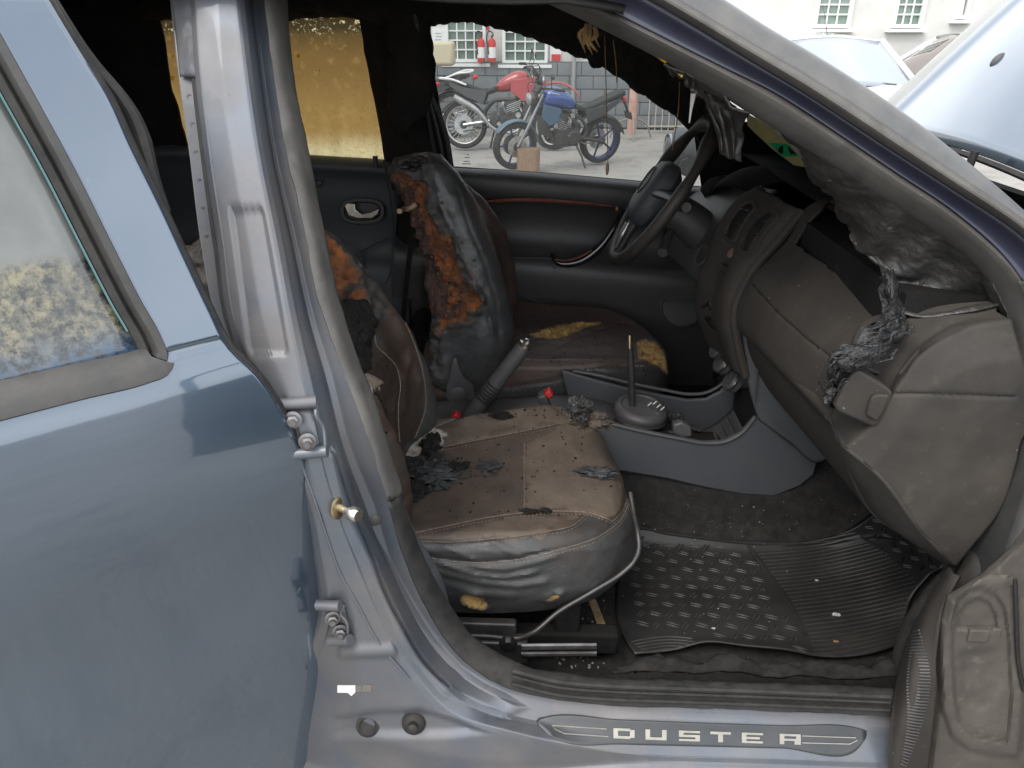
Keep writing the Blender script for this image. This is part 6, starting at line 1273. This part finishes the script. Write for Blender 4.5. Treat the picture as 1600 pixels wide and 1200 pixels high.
# ---- motorcycles
M['moto_black'] = mat('moto_black', (.02, .02, .021), .4, .2, (.05, .05, .05), 30, dust=(DUST, .4, 20))
M['alu'] = mat('alu', (.50, .50, .50), .35, .9, (.3, .3, .3), 20)
def mbox(c, s, ry=0): return (c, s, Matrix.Rotation(R(ry), 3, 'Y'))
def motorcycle(label, tank_c, rim_c, fend_c, style, loc, head, spokes, side_c=None, seat_z=.80):
    e = thing('motorcycle', label, 'motorcycle', (0, 0, 0), 'motorcycles parked by the wall')
    WB = 1.34; r = .315 if style == 'naked' else .335; tw = .062 if style == 'naked' else .05
    mt = mat('tank_' + style, tank_c, .25, .1, tuple(c * .7 for c in tank_c), 6, coat=.8, dust=((.4, .38, .35), .25, 12)); mr = mat('rim_' + style, rim_c, .35, .3); mf = mat('fender_' + style, fend_c, .35, coat=.5)
    for x in (0, WB):
        w = node('wheel', e); rr_ = r if x else r + .005
        MB().lathe((x, 0, rr_), (0, 1, 0), [(rr_ * .80, -tw), (rr_ * .93, -tw * 1.1), (rr_, -tw * .5), (rr_ * 1.005, 0), (rr_, tw * .5), (rr_ * .93, tw * 1.1), (rr_ * .80, tw)], 40, cap=False).build('tyre', M['rubber'], w)
        MB().lathe((x, 0, rr_), (0, 1, 0), [(rr_ * .81, -tw * .8), (rr_ * .76, -tw * .6), (rr_ * .74, 0), (rr_ * .76, tw * .6), (rr_ * .81, tw * .8)], 40, cap=False).build('rim', mr, w)
        m = MB(); n = spokes
        for i in range(n):
            a = 2 * math.pi * i / n; da = .25 if n > 8 else .0
            for q_ in ((-1, 1) if n > 8 else (1,)): m.tube([(x + .03 * math.cos(a), .03 * q_ if n > 8 else 0, rr_ + .03 * math.sin(a)), (x + rr_ * .75 * math.cos(a + da * q_), 0, rr_ + rr_ * .75 * math.sin(a + da * q_))], .004 if n > 8 else .014, 5)
        m.build('spokes', mr if n <= 8 else M['alu'], w)
        MB().lathe((x, 0, rr_), (0, 1, 0), [(0, -.08), (.04, -.08), (.05, 0), (.04, .08), (0, .08)], 18).build('hub', M['moto_black'], w)
        for sy in ((-.075,) if x == 0 else (-.08, .08)): MB().lathe((x, sy, rr_), (0, 1, 0), [(.06, -.002), (.14, -.002), (.14, .002), (.06, .002)], 28, cap=False).build('brake_disc', M['alu'], w)
    fx, fz = WB, r; hx, hz = WB - .34, .98 if style == 'naked' else 1.02
    m = MB()
    for sy in (-.085, .085): m.tube([(fx, sy, fz), (fx - .17, sy, .62), (hx, sy, hz)], [.022, .024, .018], 10)
    m.build('fork', mat('fork_' + style, (.28, .28, .29) if style == 'naked' else (.5, .45, .3), .35, .8), e)
    # fenders
    def arc(cx, cz, rad, a0, a1, w, name, mm): 
        G = A([[(cx + rad * math.cos(R(a)), y, cz + rad * math.sin(R(a)) - abs(y) * .35) for y in np.linspace(-w, w, 7)] for a in np.linspace(a0, a1, 18)]); MB().grid(G).build(name, mm, e, solid=.008)
    if style == 'naked': arc(fx, fz, r + .03, 35, 175, .065, 'front_fender', mf)
    else: arc(fx, fz + .18, r + .10, 30, 140, .07, 'front_fender', mf)
    arc(.0, r, r + .05, 60, 165, .07, 'rear_fender', M['moto_black'])
    # frame, engine
    m = MB()
    for sy in (-.10, .10):
        m.tube([(hx, sy * .4, hz - .08), (.78, sy, .72), (.42, sy, .66), (.30, sy, .45), (.40, sy, .36)], .022, 8, 24); m.tube([(hx, sy * .4, hz - .10), (.88, sy, .52), (.80, sy, .34), (.42, sy, .30)], .018, 8, 20); m.tube([(.40, sy, .62), (.10, sy * .8, .80), (-.22, sy * .6, .90)], .016, 8, 12)
    m.build('frame', M['moto_black'], e)
    m = MB(); m.tube([(.0, -.10, r), (.42, -.11, .40)], .026, 8); m.tube([(.0, .10, r), (.42, .11, .40)], .026, 8); m.build('swingarm', M['alu'] if style != 'naked' else M['moto_black'], e)
    m = MB(); m.box((.60, 0, .42), (.36, .26, .22)); m.box(*mbox((.72, 0, .58), (.20, .22, .24), -20)); m.lathe((.50, -.15, .40), (0, 1, 0), [(0, 0), (.10, 0), (.11, .02), (.11, .28), (.10, .30), (0, .30)], 24); m.build('engine', M['moto_black'], e, bevel=.02)
    m = MB()
    for i in range(5): m.box(*mbox((.71 + .012 * i, 0, .52 + .032 * i), (.23, .25, .012), -20))
    m.build('cooling_fins', M['alu'], e)
    m = MB(); m.tube([(.82, -.07, .60), (.92, -.10, .42), (.80, -.12, .26), (.50, -.15, .27), (.20, -.17, .36 if style == 'naked' else .55), (-.12, -.18, .46 if style == 'naked' else .72)], [.022, .022, .024, .03, .045, .050], 10, 30); m.build('exhaust', M['moto_black'] if style == 'naked' else M['alu'], e)
    # tank: lofted sections
    secs = [(.46, .80, .06, .04), (.54, .84, .12, .09), (.68, .89, .15, .13), (.82, .92, .155, .14), (.93, .90, .12, .12), (1.0, .86, .06, .06)]
    if style != 'naked': secs = [(x, z + .04, w * .8, h * .95) for x, z, w, h in secs]
    G = A([[(x, w * math.copysign(abs(math.cos(t)) ** .8, math.cos(t)), z + h * math.sin(t)) for t in np.linspace(0, 2 * math.pi, 24, endpoint=False)] for x, z, w, h in secs])
    MB().grid(loft(list(G), 24, 24, closed_u=True), cu=True, cap=True).build('tank', mt, e)
    if style == 'naked':
        for sy in (-1, 1): MB().prism([(1.02, sy * .15, .86), (1.05, sy * .15, .70), (.92, sy * .16, .58), (.72, sy * .16, .66), (.76, sy * .16, .80)], (0, sy * .02, 0)).build('shroud', mat('shroud', (.05, .10, .16), .4), e, bevel=.01)
    else:
        for sy in (-1, 1): MB().prism([(1.05, sy * .13, 1.0), (1.12, sy * .13, .80), (.90, sy * .14, .66), (.70, sy * .14, .80), (.72, sy * .14, .96)], (0, sy * .02, 0)).build('shroud', mat('shroud_red', (.36, .03, .035), .4, coat=.5), e, bevel=.01)
    # seat and tail
    sz = seat_z
    prof_s = [(.50, sz + .02), (.36, sz - .03), (.18, sz), (.02, sz + .06), (-.16, sz + .12 if style == 'naked' else sz + .07), (-.28, sz + .16 if style == 'naked' else sz + .08)]
    G = A([[(x, y, z - .9 * y * y) for y in np.linspace(-.12 if i < 4 else -.09, .12 if i < 4 else .09, 9)] for i, (x, z) in enumerate(spline([(a, b, 0) for a, b in prof_s], 16)[:, :2])]); MB().grid(G).build('seat', mat('moto_seat', (.018, .018, .018), .6), e, solid=.06)
    for sy in (-1, 1): MB().prism([(.36, sy * .11, sz - .04), (.0, sy * .10, sz + .02), (-.22, sy * .08, sz + .10), (-.20, sy * .08, sz + .03), (.05, sy * .11, sz - .12), (.30, sy * .12, sz - .22)], (0, sy * .015, 0)).build('side_panel', mat('sidep_' + style, side_c or (.04, .04, .045), .5), e, bevel=.008)
    if style == 'naked': m = MB(); m.tube([(-.22, 0, sz + .13), (-.34, 0, sz + .02), (-.42, 0, sz - .12)], [.03, .02, .02], 8, 10); m.box(*mbox((-.43, 0, sz - .16), (.02, .16, .10), 20)); m.build('plate_holder', M['moto_black'], e)
    else:
        m = MB()
        for sy in (-.12, .12): m.tube([(.05, sy, sz + .05), (-.20, sy, sz + .13), (-.34, sy * .8, sz + .14), (-.36, 0, sz + .14)], .014, 8, 20)
        m.build('luggage_rack', M['frame_white'], e)
    MB().ball((-.32 if style == 'naked' else -.40, 0, sz + .06), (.04, .06, .035)).build('tail_light', M['red'], e)
    # bars, mirrors, headlight
    bz = hz + (.06 if style == 'naked' else .12)
    MB().tube([(hx - .14, -.38, bz + .02), (hx - .02, -.24, bz + .03), (hx + .01, -.08, bz), (hx + .01, .08, bz), (hx - .02, .24, bz + .03), (hx - .14, .38, bz + .02)], .012, 8, 30).build('handlebar', M['moto_black'] if style == 'naked' else M['alu'], e)
    for sy in (-1, 1):
        MB().tube([(hx - .15, sy * .39, bz + .02), (hx - .06, sy * .29, bz + .025)], .018, 8).build('grip', M['rubber'], e)
        MB().tube([(hx - .02, sy * .26, bz + .03), (hx + .02, sy * .32, bz + .16)], .006, 6).build('mirror_stem', M['moto_black'], e)
        MB().ball((hx + .02, sy * .34, bz + .19), (.015, .06, .038)).build('mirror', M['moto_black'], e)
    MB().ball((hx + .12, 0, hz - .07), (.07, .10, .085)).build('headlight', M['moto_black'], e)
    MB().lathe((hx + .15, 0, hz - .07), (1, 0, -.1), [(.075, 0), (.08, .02), (.05, .045), (0, .05)], 20).build('headlight_lens', M['alu'], e)
    MB().box(*mbox((hx + .05, 0, hz + .05), (.06, .16, .10), -30)).build('instrument', M['moto_black'], e, bevel=.01)
    MB().tube([(.46, .10, .32), (.40, .20, .16), (.36, .26, .01)], .014, 8).build('side_stand', M['moto_black'], e)
    for sy in (-1, 1): MB().tube([(.38, sy * .12, .34), (.38, sy * .24, .34)], .012, 6).build('foot_peg', M['alu'], e)
    MB().tube([(.0, -.115, r - .09), (.48, -.125, .34)], .008, 5).build('chain', M['moto_black'], e)
    m1, m2 = MB(), MB()
    for k in range(34):
        c = (.42 + .48 * rng.random(), .14 * rng.choice([-1, 1]) + .02 * rng.normal(), .30 + .42 * rng.random()); s_ = .02 + .05 * rng.random()
        if rng.random() < .5: (m1 if k % 3 else m2).box(c, (s_, .03, s_ * (.5 + rng.random())), Matrix.Rotation(rng.random() * 3, 3, 'Y'))
        else: (m1 if k % 3 else m2).lathe(c, (0, 1, 0), [(0, -.02), (s_ * .6, -.02), (s_ * .6, .02), (0, .02)], 10)
    m1.build('engine_covers', M['moto_black'], e)['kind'] = 'stuff'; m2.build('engine_fittings', M['alu'], e)['kind'] = 'stuff'
    for sy in (-1, 1):
        MB().tube([(hx - .10, sy * .30, bz + .02), (hx + .10, sy * .18, bz + .02), (hx + .06, sy * .07, hz - .15), (.80, sy * .10, .70)], .006, 5, 20).build('cable', M['rubber'], e)
        MB().tube([(hx - .04, sy * .27, bz + .02), (hx + .02, sy * .34, bz), (hx - .06, sy * .42, bz - .01)], .006, 5, 10).build('lever', M['alu'], e)
    MB().box(*mbox((.93, 0, .56), (.05, .26, .26), 12)).build('radiator', M['moto_black'], e, bevel=.01)
    e.location = loc; e.rotation_euler = (R(-6), 0, math.atan2(head[1], head[0])); return e
rb = P(941, 253, z=0); fb = P(799, 262, z=0)
motorcycle('blue and black naked motorcycle with blue wheels, front wheel at a wood block', (.012, .065, .29), (.025, .036, .11), (.06, .11, .15), 'naked', (rb[0] - .06, rb[1] - .05, 0), (fb[0] - rb[0], fb[1] - rb[1] - .1), 5).scale = (.87, .87, .87)
rb = P(726, 232, z=0)
motorcycle('red and black trail motorcycle with spoked wheels, standing nearest the grey wall', (.42, .03, .035), (.55, .55, .54), (.4, .03, .03), 'trail', (rb[0], rb[1], 0), (1, -.06), 24, (.05, .05, .055), .84).scale = (.93, .93, .93)
b3 = P(640, 225, z=0)
motorcycle('black motorcycle half hidden by the far pillar, left of the red one', (.03, .03, .032), (.05, .05, .05), (.03, .03, .03), 'tourer', (b3[0] + .55, b3[1] + .9, 0), (-1, .25), 24, None, .82)
p = P(695, 88, y=10.9); o = MB().box((0, 0, .16), (.34, .36, .34)).build('top_case', mat('beige_case', (.55, .48, .34), .6), bevel=.05, seg=3); o.location = (p[0] - .02, 10.9, p[2] - .12); tag(o, 'beige luggage box on the black motorcycle', 'luggage box')
p = P(825, 266, z=0); m = MB()
G = A([[((.135 + .012 * fbm([[math.cos(t) * 2, math.sin(t) * 2, h]], 1.2)[0]) * math.copysign(abs(math.cos(t)) ** .6, math.cos(t)), .11 * math.copysign(abs(math.sin(t)) ** .6, math.sin(t)), h) for t in np.linspace(0, 2 * math.pi, 28, endpoint=False)] for h in (0, .08, .16, .25)])
o = m.grid(G, cu=True, cap=True).build('wood_block', mat('wood', (.20, .12, .075), .9, 0, (.30, .20, .13), 12, aniso=(14, 14, 1.5), bump=[('n', 60, .5, .006)])); o.location = p; tag(o, 'rough brown wood block in front of the blue motorcycle wheel', 'wood block')
# orange barrier post with chain, and wire fence
br = P(986, 216, z=0); e = thing('barrier_post', 'faded orange barrier post with splayed feet right of the blue motorcycle', 'barrier', tuple(br)); o_ = A(br)
MB().lathe(o_, (0, 0, 1), [(.07, .06), (.075, .10), (.065, .55), (.062, .9), (.04, .94), (0, .94)], 20).build('post', mat('faded_orange', (.50, .27, .20), .7, 0, (.55, .38, .32), 8), e)
m = MB()
for a in (20, 160, 270): m.tube([o_ + A([0, 0, .30]), o_ + A([.22 * math.cos(R(a)), .22 * math.sin(R(a)), .22]), o_ + A([.34 * math.cos(R(a)), .34 * math.sin(R(a)), .0])], .014, 8, 12)
m.build('foot', mat('foot_grey', (.25, .24, .23), .6), e)
e = thing('barrier_chain', 'dark sagging chain hanging right of the orange barrier post', 'chain', tuple(o_ + A([0, 0, .8])))
c0, c1 = o_ + A([.05, 0, .80]), o_ + A([1.3, .6, .35]); m = MB()
for k in range(34):
    s = k / 33; q = c0 * (1 - s) + c1 * s - A([0, 0, .22 * math.sin(s * math.pi)]); d = (c1 - c0) / 33 * .62; w = A([0, .012, 0]) if k % 2 else A([0, 0, .012]); m.tube([q - d, q + w, q + d, q - w, q - d], .005, 5, 12)
m.build('links', M['moto_black'], e)
fe = thing('wire_fence', 'low wire mesh fence of thin vertical rods against the grey wall', 'fence', (3.0, 11.6, 0))
for k in range(26): MB().tube([(1.7 + k * .11, 11.6, 0), (1.7 + k * .11, 11.6, .62)], .009, 5).build('rod', mat('fence_pale', (.5, .44, .36), .6) if k == 0 else bpy.data.materials['fence_pale'], fe)
for z in (.08, .60): MB().tube([(1.65, 11.59, z), (4.5, 11.59, z)], .012, 6).build('rail', bpy.data.materials['fence_pale'], fe)
# ---- parked cars beyond the bonnet
def parked_car(label, cc, glass, loc, yaw, L=4.0, W_=1.68, H=1.44, antenna=False, wiper=False):
    e = thing('parked_car', label, 'car', (0, 0, 0)); pm = mat('car_paint', cc, .3, .1, coat=1.0); gm2 = mat('car_glass', glass, .05, .0, coat=1.0)
    w = W_ / 2
    def sec(x, zt, wt, zs=.62): return [(x, -wt * .92, .25), (x, -wt, .45), (x, -wt, zs), (x, -wt * .95, zt - .05), (x, -wt * .80, zt), (x, 0, zt + .03), (x, wt * .80, zt), (x, wt * .95, zt - .05), (x, wt, zs), (x, wt, .45), (x, wt * .92, .25)]
    h = L / 2
    rows = [sec(h, .55, w * .80, .45), sec(h - .10, .70, w * .93), sec(h - .5, .82, w), sec(h - 1.05, .92, w), sec(h - 1.3, .95, w), sec(-h + .6, .98, w), sec(-h + .15, .95, w * .97), sec(-h, .80, w * .90)]
    MB().grid(loft(rows, 60, 60)).build('body', pm, e, solid=.004)
    # greenhouse
    b0, b1, t0, t1 = h - 1.12, -h + .30, h - 1.85, -h + .75
    RF = [[(t0 + .02, -w * .70, H - .05), (t0, 0, H - .01), (t0 + .02, w * .70, H - .05)], [((t0 + t1) / 2, -w * .74, H - .02), ((t0 + t1) / 2, 0, H + .03), ((t0 + t1) / 2, w * .74, H - .02)], [(t1, -w * .70, H - .06), (t1, 0, H - .02), (t1, w * .70, H - .06)]]
    MB().grid(loft(RF, 20, 14)).build('roof', pm, e, solid=.03)
    MB().grid(loft([[(b0, -w * .86, .92), (b0 + .12, 0, .96), (b0, w * .86, .92)], [(t0 + .02, -w * .68, H - .06), (t0 + .03, 0, H - .02), (t0 + .02, w * .68, H - .06)]], 20, 10)).build('windscreen', gm2, e, solid=.006)
    MB().grid(loft([[(b1, -w * .84, .95), (b1 - .1, 0, .97), (b1, w * .84, .95)], [(t1 - .02, -w * .68, H - .07), (t1 - .04, 0, H - .03), (t1 - .02, w * .68, H - .07)]], 16, 8)).build('rear_window', gm2, e, solid=.006)
    for sy in (-1, 1):
        xs = [b0 - .06, (b0 + b1) / 2 + .05, b1 + .12]
        for a, b in zip(xs[:-1], xs[1:]):
            ta, tb = np.interp([a, b], [b1, b0], [t1, t0]); MB().grid(A([[(a - .05, sy * w * .90, .93), (b + .05, sy * w * .90, .93)], [(ta - .03, sy * w * .72, H - .08), (tb + .03, sy * w * .72, H - .08)]])).build('side_window', gm2, e, solid=.006)
        for xb in (b0, (b0 + b1) / 2 + .05, b1): tt = np.interp(xb, [b1, b0], [t1, t0]); MB().tube([(xb, sy * w * .905, .92), (tt, sy * w * .725, H - .05)], .035, 8).build('pillar', pm if xb != xs[1] else M['plastic'], e)
        MB().ball((b0 - .15, sy * (w + .08), .98), (.06, .09, .07)).build('side_mirror', pm, e)
        for x in (h - .72, -h + .72):
            q = node('wheel', e); MB().lathe((x, sy * (w - .08), .30), (0, 1, 0), [(.19, -.09), (.28, -.095), (.30, -.06), (.30, .06), (.28, .095), (.19, .09)], 28, cap=False).build('tyre', M['rubber'], q); MB().lathe((x, sy * (w - .08), .30), (0, 1, 0), [(0, -.06), (.19, -.08), (.20, .08), (0, .06)], 24).build('rim', M['alu'], q)
        MB().ball((h - .12, sy * w * .70, .62), (.10, .17, .09)).build('headlight', M['alu'], e)
    if antenna: MB().tube([(t0 - .10, 0, H), (t0 - .28, .0, H + .24), (t0 - .36, 0, H + .34)], [.006, .003, .002], 6).build('antenna', M['moto_black'], e); MB().ball((t0 - .10, 0, H), (.03, .02, .015)).build('antenna_base', M['moto_black'], e)
    if wiper:
        for y0 in (-.05, .45): MB().tube([(b0 + .06, y0, .965), (b0 - .0, y0 - .30, .985), (b0 - .04, y0 - .58, .985)], .010, 6, 12).build('wiper', M['moto_black'], e)
    e.location = loc; e.rotation_euler = (0, 0, yaw); return e
parked_car('white hatchback with a roof antenna parked nose towards the raised bonnet', (.60, .60, .59), (.22, .25, .29), (3.25, 8.25, 0), R(-84), antenna=True, wiper=True)
parked_car('silver-grey car with brown tinted side windows behind the white hatchback', (.30, .30, .30), (.11, .085, .08), (5.9, 10.4, 0), R(178), H=1.47)
